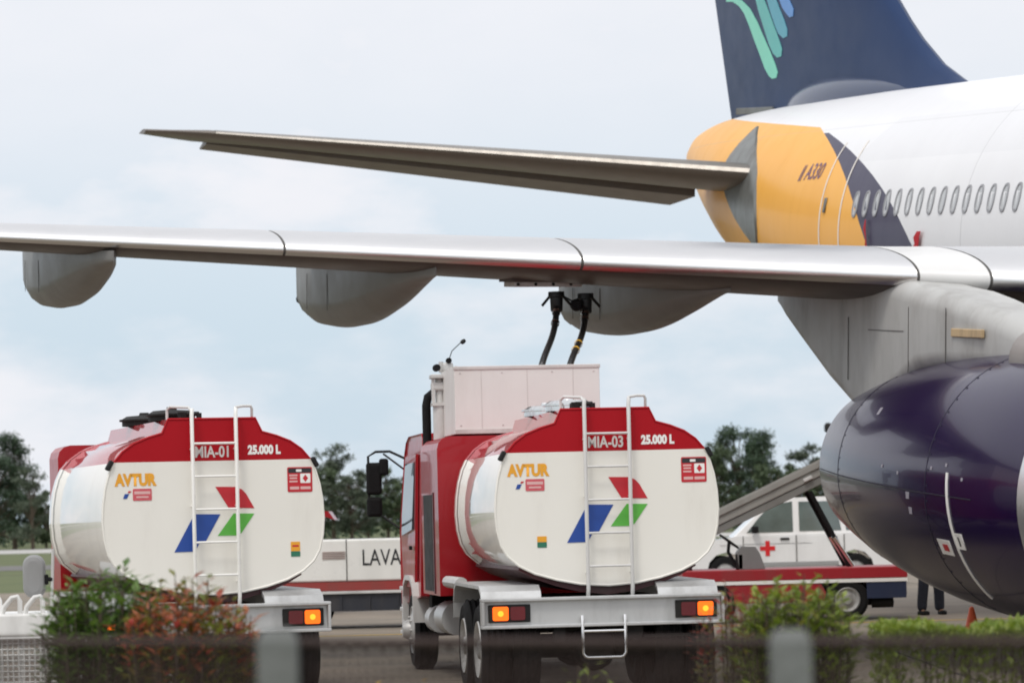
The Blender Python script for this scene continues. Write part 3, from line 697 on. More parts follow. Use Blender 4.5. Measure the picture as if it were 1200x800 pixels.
def fairing(y, xn, xa, ztop, depth, sgn, nub=False):
    b = MB(); ls = []
    KW = [(0, .02), (.06, .30), (.14, .52), (.25, .75), (.38, .93), (.52, 1), (.75, 1), (.86, .94), (.94, .78), (.985, .5), (1, .12)]
    KD = [(0, .0), (.06, .06), (.14, .2), (.25, .45), (.38, .72), (.5, .90), (.62, .99), (.7, 1), (.8, .99), (.88, .93), (.94, .82), (.985, .6), (1, .25)]
    def cur(T_, k):
        for (a, va), (c_, vc) in zip(T_, T_[1:]):
            if a <= k <= c_: return va + (vc - va) * (k - a) / (c_ - a)
        return T_[-1][1]
    def sm(T_, k): return sum(cur(T_, min(1, max(0, k + d))) for d in (-.05, -.025, 0, .025, .05)) / 5 if .05 < k < .93 else cur(T_, k)
    for k in [0, .02, .04, .06] + [.09 + .03 * q_ for q_ in range(28)] + [.92, .94, .955, .97, .98, .99, 1]:
        w_, d_ = sm(KW, k), sm(KD, k)
        x = xn + (xa - xn) * k; zt = ztop[0] + (ztop[1] - ztop[0]) * k
        hw_, d = .37 * w_, depth * d_; top = zt + .15 + .30 * min(1, max(0, k - .12) * 3); bot = zt - d
        mid = bot + (top - bot) * .30          # chine: upright sides above, canted faces below
        half = [(1., top), (1.02, mid + (top - mid) * .5), (1., mid), (.93, mid - (mid - bot) * .28), (.72, mid - (mid - bot) * .68), (.42, mid - (mid - bot) * .92), (.0, bot)]
        ls.append([(x, sgn * y + hw_ * cx, z) for cx, z in half] + [(x, sgn * y - hw_ * cx, z) for cx, z in half[::-1][1:]])
    b.loft(ls); o = b.build('flap_track_fairing', fair_m, AIR, split=75)
    xm = xn + (xa - xn) * .62
    MB().box((xm, sgn * y + sgn * .378, ztop[0] - depth * .30), (.012, .006, depth * .7)).build('panel_seam', seam, o); MB().box((xm - 1.2, sgn * y + sgn * .378, ztop[0] - depth * .30), (.012, .006, depth * .7)).build('panel_seam', seam, o)
    if nub: MB().tube([(xa + .1, sgn * y, ztop[1] - depth * .5), (xa - .5, sgn * y, ztop[1] - depth * .48)], [.05, .02], 8).lathe([(0, 0), (.02, .07), (.1, .07), (.12, 0)], (xa - .45, sgn * y, ztop[1] - depth * .48), (-1, 0, 0), 10).build('static_discharger', dark, o)
for s_ in (-1, 1):
    fairing(10., -2.3, -8.9, (4.52, 4.50), .62, s_)
    fairing(13.4, -4.0, -10.9, (4.72, 4.72), .73, s_, s_ < 0)
    fairing(17.2, -6.1, -12.2, (4.92, 4.90), .64, s_)

# engines
nac_m = mat('purple_cowl', (.011, .0035, .034), .2, var=.12, dirt=.05, scale=.9, coat=.26, dcol=(.06, .045, .07), spec=.25)
lip_m = mat('intake_lip', (.66, .66, .66), .3, .85, var=.04)
noz_m = mat('nozzle_metal', (.16, .15, .15), .45, .7, dirt=.5)
pyl_m = mat('pylon_skin', (.43, .425, .405), .45, dirt=.65, var=.06, scale=1.6, dcol=(.16, .14, .12))
PR = [(-1.75, 1.0), (-1.3, 1.10), (-.6, 1.24), (0, 1.335), (.8, 1.435), (1.6, 1.505), (2.4, 1.545), (3.2, 1.56), (4.0, 1.555), (4.6, 1.52), (5.0, 1.48)]
def engine(sgn):
    o = (0, sgn * 8., 2.33)
    b = MB(); b.lathe(PR, o, (1, 0, 0), 80); b.lathe([(-1.75, 1.0), (-1.75, .95), (-.6, .95), (-.3, .4)], o, (1, 0, 0), 80, 1)
    EN = b.build('engine_nacelle', [nac_m, noz_m], AIR)
    b = MB(); b.lathe([(5.005, 1.48), (5.25, 1.42), (5.43, 1.33), (5.49, 1.26), (5.43, 1.19), (5.15, 1.16), (4.1, 1.2)], o, (1, 0, 0), 80); b.build('intake_lip', lip_m, EN)
    b = MB(); b.lathe([(4.08, 1.22), (4.1, .4), (4.4, .25), (4.7, .0)], o, (1, 0, 0), 40)
    for k in range(26):
        a = 2 * math.pi * k / 26; b.add([(4.12, o[1] + r * math.cos(a + d), o[2] + r * math.sin(a + d)) for r, d in ((.4, 0), (1.18, .0))] + [(4.24, o[1] + r * math.cos(a + d), o[2] + r * math.sin(a + d)) for r, d in ((1.18, .22), (.4, .3))], [(0, 1, 2, 3)])
    b.build('fan', noz_m, EN)
    def N(x, a, d=.006):       # point on the cowl skin; a = angle from straight down, towards the outer side
        rr = [q for q in PR]; r = 1.5
        for (xa, ra), (xb, rb) in zip(rr, rr[1:]):
            if xa <= x <= xb: r = ra + (rb - ra) * (x - xa) / (xb - xa)
        return (x, o[1] + sgn * (r + d) * math.sin(a), o[2] - (r + d) * math.cos(a))
    # cowl seams
    b = MB()
    for x in (-.55, 2.75):
        b.loft([[N(x - .008, R(a), .002), N(x - .008, R(a), .004), N(x + .008, R(a), .004), N(x + .008, R(a), .002)] for a in range(0, 181, 6)])
    b.loft([[N(x, R(88), .002), N(x, R(88), .004), N(x, R(88.6), .004), N(x, R(88.6), .002)] for x in [-1.7 + .3 * k for k in range(20)]])
    for k in range(22):
        a = 20 + k * 6.5
        for x in (-.50, 2.80): b.loft([[N(x + d1, R(a + d2), dd) for d1, d2 in ((-.012, -.4), (.012, -.4), (.012, .4), (-.012, .4))] for dd in (.002, .005)])
    b.build('cowl_seam', mat('cowl_seam', (.012, .010, .025), .5), EN)
    if sgn < 0:
        # white curved strake / latch line low on the cowl
        b = MB(); L = []
        for k in range(15):
            a = 98 - k * 4.2; x = 3.36 - .0 * k + .10 * math.sin(k / 14 * math.pi) * .5
            L.append([N(x - .022, R(a), .002), N(x - .022, R(a), .014), N(x + .022, R(a), .014), N(x + .022, R(a), .002)])
        b.loft(L); b.build('cowl_stripe', twht, EN)
        def quad(x0, x1, a0, a1, d): return [N(x0, R(a0), d), N(x1, R(a0), d), N(x1, R(a1), d), N(x0, R(a1), d)]
        b = MB()
        for x0, x1, a0, a1 in ((2.88, 3.22, 62, 69), (3.42, 3.62, 66, 73)):
            b.loft([quad(x0, x1, a0, a1, .002), quad(x0, x1, a0, a1, .008)])
        b.loft([quad(3.0, 3.14, 64, 67, .0081), quad(3.0, 3.14, 64, 67, .011)], mi=1)
        b.loft([quad(3.5, 3.53, 67.5, 71.5, .0081), quad(3.5, 3.53, 67.5, 71.5, .011)], mi=2)
        b.build('warning_label', [twht, tred, tblk], EN)
        b = MB()
        for x, a in ((1.9, 95), (2.9, 99), (3.3, 101), (1.35, 97), (3.75, 96)):
            b.loft([quad(x - .022, x + .022, a - .7, a + .7, .002), quad(x - .022, x + .022, a - .7, a + .7, .006)])
        b.loft([quad(2.18, 2.28, 84.5, 87.5, .002), quad(2.18, 2.28, 84.5, 87.5, .006)]); b.loft([quad(2.23, 2.32, 78, 81, .002), quad(2.23, 2.32, 78, 81, .006)])
        b.loft([quad(.5, .60, 122, 126, .002), quad(.5, .60, 122, 126, .006)])
        b.build('stencil_mark', mat('stencil_grey', (.34, .32, .36), .5, var=.2), EN)
    # pylon: rounded sections along the engine axis (x, bottom, top, half width)
    ST = [(-5.7, 4.36, 4.7, .02), (-5.3, 4.25, 4.8, .14), (-4.9, 4.10, 4.85, .24), (-4.2, 3.83, 4.85, .33), (-3.0, 3.36, 4.85, .42), (-2.2, 3.08, 4.8, .46), (-1.75, 2.9, 4.75, .47), (-1.4, 2.95, 4.72, .47), (-.6, 3.3, 4.68, .47), (0, 3.55, 4.60, .47), (.6, 3.6, 4.55, .47), (1.2, 3.6, 4.46, .46), (1.8, 3.6, 4.36, .43), (2.4, 3.6, 4.25, .39), (3.0, 3.6, 4.10, .33), (3.6, 3.6, 3.92, .25), (4.0, 3.6, 3.76, .1)]
    b = MB(); L_ = []
    for x, zb, zt, w_ in ST:
        r = min(.24, w_ * .8, (zt - zb) * .45); L_.append([(x, sgn * 8. + p[0], p[1]) for p in rrect(2 * w_, zt - zb, r, 6, 0, (zt + zb) / 2)])
    b.loft(L_); PY = b.build('pylon', pyl_m, AIR, split=60)
    ys = sgn * 8. + sgn * .472
    for x in (-2.1, -.2, .9): MB().box((x, ys, 3.95 if x > -1 else 3.8), (.010, .008, .8)).build('panel_seam', seam, PY)
    MB().box((-.9, ys, 4.05), (1.1, .008, .010)).build('panel_seam', seam, PY)
    MB().box((1.5, ys - sgn * .01, 4.06), (.85, .05, .10), 0, None, .01).build('data_plate', mat('tan_plate', (.50, .36, .20), .5, dirt=.5, scale=12), PY)
    MB().tube([(-1.72, sgn * 8.1, 2.98), (-2.15, sgn * 8.1, 3.02)], [.10, .06], 10).build('drain_mast', black, PY)
    # bleed duct shroud between pylon and cowl
    MB().lathe([(0, 0), (0, .28), (.1, .34), (1.4, .34), (1.5, .25), (1.5, 0)], (2.9, sgn * 8.3, 3.80), (1, 0, -.05), 24).build('duct_shroud', mat('shroud_brown', (.30, .27, .25), .5, .2, dirt=.4), PY)
for s_ in (-1, 1): engine(s_)
# refuelling panel under the right wing
b = MB(); xw, zw, cw, tw = W(11.85)
xp = xw - 1.55; zp = 4.62
b.box((xp, -11.85, zp), (.5, .92, .07), 0, None, .01).box((xp, -11.85, zp + .14), (.6, 1.02, .22), 1)
RP = b.build('refuel_panel', [greyw, wing_shaded], AIR)
b = MB()
for d in (-.3, .18): 
    for e_ in (-.12, .12): b.lathe([(0, 0), (0, .02), (.02, .02), (.02, 0)], (xp + .25, -11.85 + d + e_, zp), (1, 0, 0), 8)
b.build('panel_bolt', dark, RP)
# landing gear
def gear(x, y, n, rad, wd, ztop):
    b = MB(); b.tube([(x, y, .75), (x, y, ztop)], .17, 14).tube([(x - .98, y, .75), (x + .98, y, .75)] if n > 1 else [(x, y, .75), (x + .01, y, .75)], .11, 10); b.tube([(x, y, 1.2), (x, y * .55, ztop - .3)], .08, 8)
    G = b.build('landing_gear', mat('gear_grey', (.5, .5, .48), .4, .3, dirt=.5), AIR)
    for dx in ((-.98, .98) if n > 1 else (0,)):
        zg = rad * 1.0 + (x + dx) * math.tan(PIT)      # the tyres stand on level ground under the nose-down hull
        for s2 in (-1, 1):
            q = MB(); c = (x + dx, y + s2 * .42 * (1 if n > 1 else .7), zg); q.lathe([(-wd / 2, rad * .55), (-wd / 2, rad * .86), (-wd / 3, rad * .98), (0, rad), (wd / 3, rad * .98), (wd / 2, rad * .86), (wd / 2, rad * .55)], c, (0, 1, 0), 32)
            q.lathe([(-wd * .3, 0), (-wd * .3, rad * .5), (wd * .3, rad * .5), (wd * .3, 0)], c, (0, 1, 0), 20, 1); q.build('tyre', [black, rimm], G)
for s_ in (-1, 1): gear(-4.6, s_ * 3.5, 2, .68, .5, 4.2)
gear(20.3, 0, 1, .5, .36, 3.)
AIRSTREAM = [((1017, 262), (1020, 288), -2.80), ((1072, 289), (1080, 279), -2.86)]
redcloth = mat('red_cloth', (.45, .012, .02), .8, var=.15)
for i, (lab, x0, z0, pts) in enumerate((('long red warning streamer hanging on the dark band of the fuselage', -14.95, 5.62, [(0, 0), (.02, -.16), (.05, -.3), (.08, -.5), (.15, -.75)]),
                                        ('short red warning streamer at the edge of the dark band above the wing', -12.7, 5.4, [(.06, 0), (.0, -.1), (-.02, -.2), (-.1, -.3)]))):
    b = MB(); L = []
    for k, (dx, dz) in enumerate(pts):
        x, z = x0 + dx, z0 + dz; wd_ = .035 if i == 0 else .10
        L.append([(x - wd_, fus_y(x, z, .03 + .03 * (k % 2)), z), (x + wd_, fus_y(x, z, .05), z), (x + wd_, fus_y(x, z, .056), z + .004), (x - wd_, fus_y(x, z, .036 + .03 * (k % 2)), z + .004)])
    b.loft(L)
    o = b.build('warning_streamer', redcloth); o.matrix_world = AIR.matrix_world.copy(); tag(o, lab, 'streamer', 'red warning streamers on the fuselage')

# fuelling hoses from the lift platform up to the wing panel
hosem = mat('hose_rubber', (.013, .013, .013), .4, var=.1, coat=.3)
hy = mat('hose_tag', (.62, .34, .03), .6)
def bez(p0, p1, p2, p3, n=18):
    return [p0 * (1 - k) ** 3 + p1 * 3 * k * (1 - k) ** 2 + p2 * 3 * k * k * (1 - k) + p3 * k ** 3 for k in [i / n for i in range(n + 1)]]
for i, (pa, pb, lab) in enumerate((((652, 349), (634, 432), 'plain black fuelling hose, left of the two under the wing'), ((686, 351), (667, 432), 'black fuelling hose with two yellow bands, right of the two under the wing'))):
    a = (AIR.matrix_world @ Vector((xp, -11.85 - .30 + i * .48 * 1.0, zp))); a = at(pa[0], pa[1], a.y)
    Y2 = 41.6; c = at(pb[0], pb[1], Y2); e_ = at(pb[0] - 30, pb[1] + 42, Y2 - .2)
    T = thing('fuel_hose', lab, 'hose', (e_.x, e_.y, e_.z), 0, 'fuelling hoses under the wing')
    O = Vector(T.location)
    path = bez(a, a + Vector((0, 0, -.55)), c + (a - c) * .22 + Vector((.02, 0, .1)), c, 16) + bez(c, c + Vector((-.05, 0, -.1)), e_ + Vector((.2, 0, .05)), e_, 8)[1:]
    path = [p - O for p in path]
    MB().tube(path, .042, 12).build('hose', hosem, T)
    q = MB(); A = a - O
    q.lathe([(-.02, .0), (-.02, .105), (.05, .11), (.06, .085), (.22, .08), (.24, .07), (.26, .0)], A + Vector((0, 0, .06)), (0, 0, -1), 20)
    cp = q.build('coupler', mat('coupler_black', (.02, .02, .02), .4, .4), T)
    for s_ in (-1, 1):
        MB().tube([A + Vector((s_ * .08, 0, .03)), A + Vector((s_ * .19, 0, -.10))], .018, 8).build('coupler_handle', dark, cp)
    for k in ((2, 3) if i else (2, 4)): MB().lathe([(-.04, .05), (-.03, .056), (.03, .056), (.04, .05)], path[k], path[k + 1] - path[k - 1], 14).build('hose_clamp', chrome, cp)
    if i == 0: MB().lathe([(-.07, 0), (-.065, .06), (0, .082), (.065, .06), (.07, 0)], A + Vector((.26, 0, -.10)), (0, -1, 0), 16).tube([A + Vector((.08, 0, .03)), A + Vector((.24, 0, -.07))], .012, 6).build('dust_cap', black, cp)
    else:
        for k in (9, 11): MB().lathe([(-.035, .049), (-.03, .053), (.03, .053), (.035, .049)], path[k], path[k + 1] - path[k - 1], 14).build('yellow_band', hy, T)
# ------------------------------------------------------------------ lavatory truck between the tankers
def P2(px, py, Y): p = at(px, py, Y); return p.x, p.z
def side_truck():
    Y = 60.; x0, _ = P2(338, 640, Y); T = thing('lavatory_truck', 'low white lavatory truck with a red stripe, lettered LAVATORY, between the two tankers', 'service truck', (x0, Y, 0))
    L = 4.6
    MB().box((L / 2 - .4, .95, 1.22), (L, 1.9, .74), 0, None, .03).build('service_body', white, T)
    MB().box((L / 2 - .4, .94, .765), (L + .01, 1.905, .155)).build('red_stripe', mat('stripe_red', (.30, .035, .03), .5, dirt=.3), T)
    MB().box((L / 2 - .4, .94, .655), (L + .03, 1.93, .05), 0, None, .008).build('bottom_rail', greyw, T)
    sk = MB().box((L / 2 - .4, .95, .475), (L - .05, 1.84, .30))
    for k in range(9): sk.box((-.1 + k * .5, .015, .475), (.03, .02, .29))
    sk.build('skirt', mat('skirt_black', (.02, .022, .03), .6, dirt=.3), T)
    MB().box((P2(406, 650, Y)[0] - x0, -.002, 1.22), (.018, .012, .73)).build('panel_seam', seam, T)
    v = MB()
    for k in range(4): v.box((P2(391, 650, Y)[0] - x0, -.006, 1.26 + k * .035), (.40, .016, .022))
    v.build('vent_grille', mat('grille_tan', (.36, .27, .24), .6, dirt=.4), T)
    xl = P2(423.5, 650, Y)[0] - x0
    txt('LAVATORY', .40, 'lettering', tblk, T, lambda u, v_: (xl + u * .72, -.006, 1.245 + v_), align='LEFT', bold=.002)
    cb = MB(); cb.prism([(L - .35, .4), (L + 1.3, .4), (L + 1.35, 1.1), (L + 1.05, 1.85), (L - .35, 1.9)], .02, 1.88); c = cb.build('cab', white, T)
    MB().prism([(L, 1.15), (L + 1.15, 1.15), (L + .95, 1.75), (L, 1.75)], .0, .015).build('cab_window', glass, c)
    for x in (.35, L + .4):
        for y in (.17, 1.73): 
            ty = MB().lathe([(-.13, .2), (-.13, .3), (-.09, .34), (.09, .34), (.13, .3), (.13, .2)], (x, y, .34), (0, 1, 0), 24).build('wheel', black, T)
            MB().lathe([(-.10, 0), (-.10, .2), (.10, .2), (.10, 0)], (x, y, .34), (0, 1, 0), 18).build('rim', rimm, ty)
side_truck()
# tow tractor: only the tail of its red canopy shows past the tank
def tractor():
    Y = 70.; x0, _ = P2(330, 640, Y); T = thing('tow_tractor', 'tow tractor whose red canopy tip shows past the right edge of tank 01', 'tow tractor', (x0, Y, 0))
    MB().prism([(-.9, .35), (.85, .35), (.85, .9), (.2, .95), (.15, .75), (-.35, .75), (-.4, 1.05), (-.9, 1.0)], 0, 1.3).build('body', red, T)
    MB().prism([(-.9, 2.02), (.6, 2.14), (.98, 2.12), (1.10, 1.94), (.95, 2.0), (-.9, 1.96)], -.05, 1.35).build('canopy', red, T)
    for x in (-.8, .75):
        for y in (.05, 1.25): MB().tube([(x, y, .9), (x, y, 2.05)], .025).build('canopy_post', dark, T)
        for y in (.1, 1.2): MB().lathe([(-.1, .0), (-.1, .25), (-.06, .29), (.06, .29), (.1, .25), (.1, 0)], (x * .8, y, .29), (0, 1, 0), 22).build('wheel', black, T)
    MB().box((-.2, .65, .9), (.5, 1.0, .12), 0, None, .03).box((-.42, .65, 1.15), (.1, 1.0, .5), 0, None, .03).build('seat', black, T)
tractor()

# ------------------------------------------------------------------ ambulance and belt loader under the wing
def ambulance():
    Y = 84.; k = 1.19; x0 = P2(850, 660, Y)[0]
    T = thing('ambulance', 'white ambulance estate car with red cross on its door and red roof beacon', 'ambulance', (x0, Y, 0)); T.scale = (k, k, k)
    wt = mat('ambulance_white', (.80, .785, .76), .22, dirt=.12, coat=.9, var=.02)
    low = [(-.78, .42), (-.83, .62), (-.78, .86), (-.55, .97), (-.1, 1.04), (.30, 1.10), (3.52, 1.12), (3.60, .9), (3.62, .5), (3.5, .33)]
    def arch(cx): return [(cx + .41 * math.cos(R(a)), .36 + .41 * math.sin(R(a))) for a in (0, 30, 60, 90, 120, 150, 180)]
    prof = low + arch(2.7) + arch(0.)
    b = MB(); W_ = 1.7
    b.loft([[(x, y, z) for x, z in [(1.4 + (x - 1.4) * f_, z) for x, z in prof]] for y, f_ in ((0, .985), (.06, 1), (W_ - .06, 1), (W_, .985))], sm=False); B = b.build('body', wt, T)
    up_ = [(.18, 1.08), (.55, 1.42), (.88, 1.72), (1.02, 1.80), (1.3, 1.86), (2.2, 1.88), (3.1, 1.86), (3.36, 1.76), (3.45, 1.55), (3.54, 1.10)]
    b = MB(); b.loft([[(1.9 + (x - 1.9) * f_, y + (.12 * (z - 1.1) / .75 if y < .8 else -.12 * (z - 1.1) / .75), z) for x, z in up_] for y, f_ in ((.03, .985), (.07, 1), (W_ - .07, 1), (W_ - .03, .985))], sm=False)
    b.build('roof', wt, T)
    gl = mat('pale_glass', (.12, .155, .145), .08, var=.3, scale=2, coat=.5)
    def sidepoly(nm, pts, m_, d=.01, par=T):
        q = MB(); f_ = [(x, .03 + .12 * (max(z, 1.1) - 1.1) / .75 - d - (.03 if z < 1.09 else 0), z) for x, z in pts]
        q.loft([f_, [(x, y + d - .002, z) for x, y, z in f_]], sm=False); return q.build(nm, m_, par)
    sidepoly('front_window', [(.46, 1.16), (.72, 1.47), (.98, 1.73), (1.42, 1.79), (1.42, 1.16)], gl)
    sidepoly('rear_window', [(1.55, 1.17), (1.55, 1.78), (2.32, 1.78), (2.42, 1.17)], gl)
    sidepoly('quarter_window', [(2.52, 1.17), (2.44, 1.78), (3.1, 1.76), (3.32, 1.17)], gl)
    for nm, xx in (('door', (.40, 1.46)), ('door', (1.50, 2.45))):
        d_ = sidepoly(nm, [(xx[0], .45), (xx[0], 1.08), (xx[1], 1.08), (xx[1], .45)], wt, .012)
        MB().box((xx[1] - .22, -.03, 1.02), (.19, .035, .045), 0, None, .012).build('handle', black, d_)
        if xx[0] < 1: MB().box((.88, -.018, .83), (.09, .012, .31)).box((.88, -.0175, .83), (.31, .011, .09)).build('red_cross', mat('cross_red', (.62, .012, .015), .45), d_)
    for xx in (.38, 1.48, 2.47): MB().box((xx, -.004, .77), (.016, .012, .64)).build('door_gap', seam, T)
    MB().box((1.35, -.006, .50), (2.0, .03, .09), 0, None, .01).build('side_sill', mat('sill_grey', (.30, .30, .29), .6), T)
    MB().box((-.70, .0, .82), (.16, .04, .12), 0, None, .02).build('turn_lamp', amber, T)
    MB().box((.85, -.008, .92), (1.9, .008, .012)).build('crease_line', greyw, T)
    MB().box((.62, -.12, 1.22), (.14, .2, .15), 0, None, .03).build('side_mirror', black, T)
    MB().lathe([(0, 0), (0, .12), (.05, .12), (.05, 0)], (1.42, .8, 1.86), (0, 0, 1), 18).build('beacon_base', wt, T)
    MB().lathe([(0, .105), (.12, .105), (.17, .09), (.19, 0)], (1.42, .8, 1.91), (0, 0, 1), 18).build('beacon', mat('beacon_red', (.62, .02, .018), .25, coat=.8), T)
    for x in (0, 2.7):
        for y in (.12, W_ - .12):
            ty = MB().lathe([(-.11, .2), (-.11, .3), (-.07, .345), (.07, .345), (.11, .3), (.11, .2)], (x, y, .345), (0, 1, 0), 28).build('wheel', black, T)
            MB().lathe([(-.09, 0), (-.095, .12), (-.075, .2), (.08, .2), (.08, 0)], (x, y, .345), (0, 1, 0), 20).build('rim', rimm, ty)
    for y in (.25, W_ - .25): MB().box((-.79, y, .8), (.06, .3, .16), 0, None, .02).build('headlight', chrome, T)
ambulance()

def belt_loader():
    Y = 58.; x0, _ = P2(800, 690, Y); T = thing('belt_loader', 'red and navy belt loader with raised grey conveyor in front of the ambulance', 'belt loader', (x0, Y, 0))
    X = lambda px: P2(px, 690, Y)[0] - x0
    Lx = X(1064)
    rd = mat('loader_red', (.33, .010, .018), .4, dirt=.3); nv = mat('loader_navy', (.014, .022, .055), .4, dirt=.25)
    MB().box((Lx / 2, 1., .82), (Lx, 2.0, .19), 0, None, .015).build('deck', rd, T)
    MB().box((Lx / 2, .995, .69), (Lx - .01, 2.0, .06)).build('white_stripe', twht, T)
    MB().prism([(X(1016), .655), (Lx - .02, .655), (Lx - .02, .45), (X(1062), .38), (X(1016), .38)], .01, 1.98).build('rear_skirt', nv, T)
    MB().prism([(.05, .655), (X(962), .655), (X(968), .5), (X(966), .34), (.15, .34), (.05, .5)], .01, 1.98).build('front_skirt', rd, T)
    u = MB().box((X(1030), .9, .33), (.35, .8, .16), 0, None, .03).tube([(X(993), .2, .37), (X(993), 1.8, .37)], .07).box((Lx / 2, 1., .55), (Lx - .3, .8, .16))
    u.lathe([(-.2, 0), (-.18, .09), (.18, .09), (.2, 0)], (X(1036), .3, .3), (1, 0, 0), 14); u.build('underframe', dark, T)
    for px in (993, 838):
        for y in (.13, 1.87):
            q = MB().lathe([(-.13, .22), (-.13, .31), (-.09, .365), (.09, .365), (.13, .31), (.13, .22)], (X(px), y, .367), (0, 1, 0), 30).build('wheel', black, T)
            MB().lathe([(-.11, .225), (-.125, .2), (-.10, .18), (-.07, .15), (-.09, .09), (-.12, .08), (-.13, 0)] if y < 1 else [(.1, 0), (.12, .2), (.1, .225)], (X(px), y, .367), (0, 1, 0), 24).build('rim', rimm, q)
    # driver's place
    MB().prism([(X(868), .92), (X(899), .92), (X(893), 1.18), (X(888), 1.30), (X(872), 1.31), (X(866), 1.2)], .25, .75).build('seat_housing', mat('loader_grey', (.20, .20, .195), .5, dirt=.2), T)
    MB().box((X(870), .5, 1.05), (.12, .5, .3), 0, None, .03).build('seat', black, T)
    st = MB(); c = Vector((X(858), .5, 1.40)); ax = Vector((.45, 0, .6)).normalized(); a1 = Vector((0, 1, 0)); a2 = ax.cross(a1)
    st.tube([c + (a1 * math.cos(2 * math.pi * k / 24) + a2 * math.sin(2 * math.pi * k / 24)) * .19 for k in range(25)], .018, 8, cap=False)
    for k in (0, 1, 2): st.tube([c, c + (a1 * math.cos(2.1 * k) + a2 * math.sin(2.1 * k)) * .19], .012, 6)
    st.tube([c, c + Vector((-.02, 0, -.18)), Vector((X(868), .5, .92))], .03, 8); st.build('steering_wheel', black, T)
    # conveyor
    A = Vector((X(792), 1.25, 1.42)); B_ = Vector((X(1085), 1.25, 3.36)); d = (B_ - A); ang = math.atan2(d.z, d.x); rot = Matrix.Rotation(-ang, 3, 'Y'); m = (A + B_) / 2; n = rot @ Vector((0, 0, 1))
    cg = mat('conveyor_grey', (.30, .29, .265), .5, dirt=.4, var=.06); cd = mat('conveyor_side', (.20, .195, .18), .55, dirt=.4)
    cv = MB().box(m, (d.length, .9, .20), 0, rot, .01); CV = cv.build('conveyor', cg, T)
    MB().box(m - n * .17 - Vector((0, 0, 0)), (d.length - .2, .86, .13), 0, rot, .01).build('conveyor_beam', cd, CV)
    for y in (-.47, .47): MB().box(m + n * .09 + Vector((0, y, 0)), (d.length - .04, .03, .10), 0, rot, .006).build('side_rail', cg, CV)
    MB().box(m + n * .108, (d.length - .02, .8, .02), 0, rot).build('belt', black, CV)
    MB().box(A + d * .55 - n * .05 + Vector((0, -.47, 0)), (.16, .06, .06), 0, rot, .01).build('bracket', greyw, CV)
    for y in (.86, 1.64):
        S = MB().tube([(X(957), y, 2.22), (X(1003), y, .9)], .042, 10); so_ = S.build('lift_strut', black, T)
        MB().tube([(X(984), y - .06, 1.42), (X(1006), y - .06, .92)], .03, 8).build('strut_rod', chrome, so_)
        MB().tube([(X(812), y, .9), (X(806), y, 1.42)], .05, 8).build('front_support', dark, T)
belt_loader()

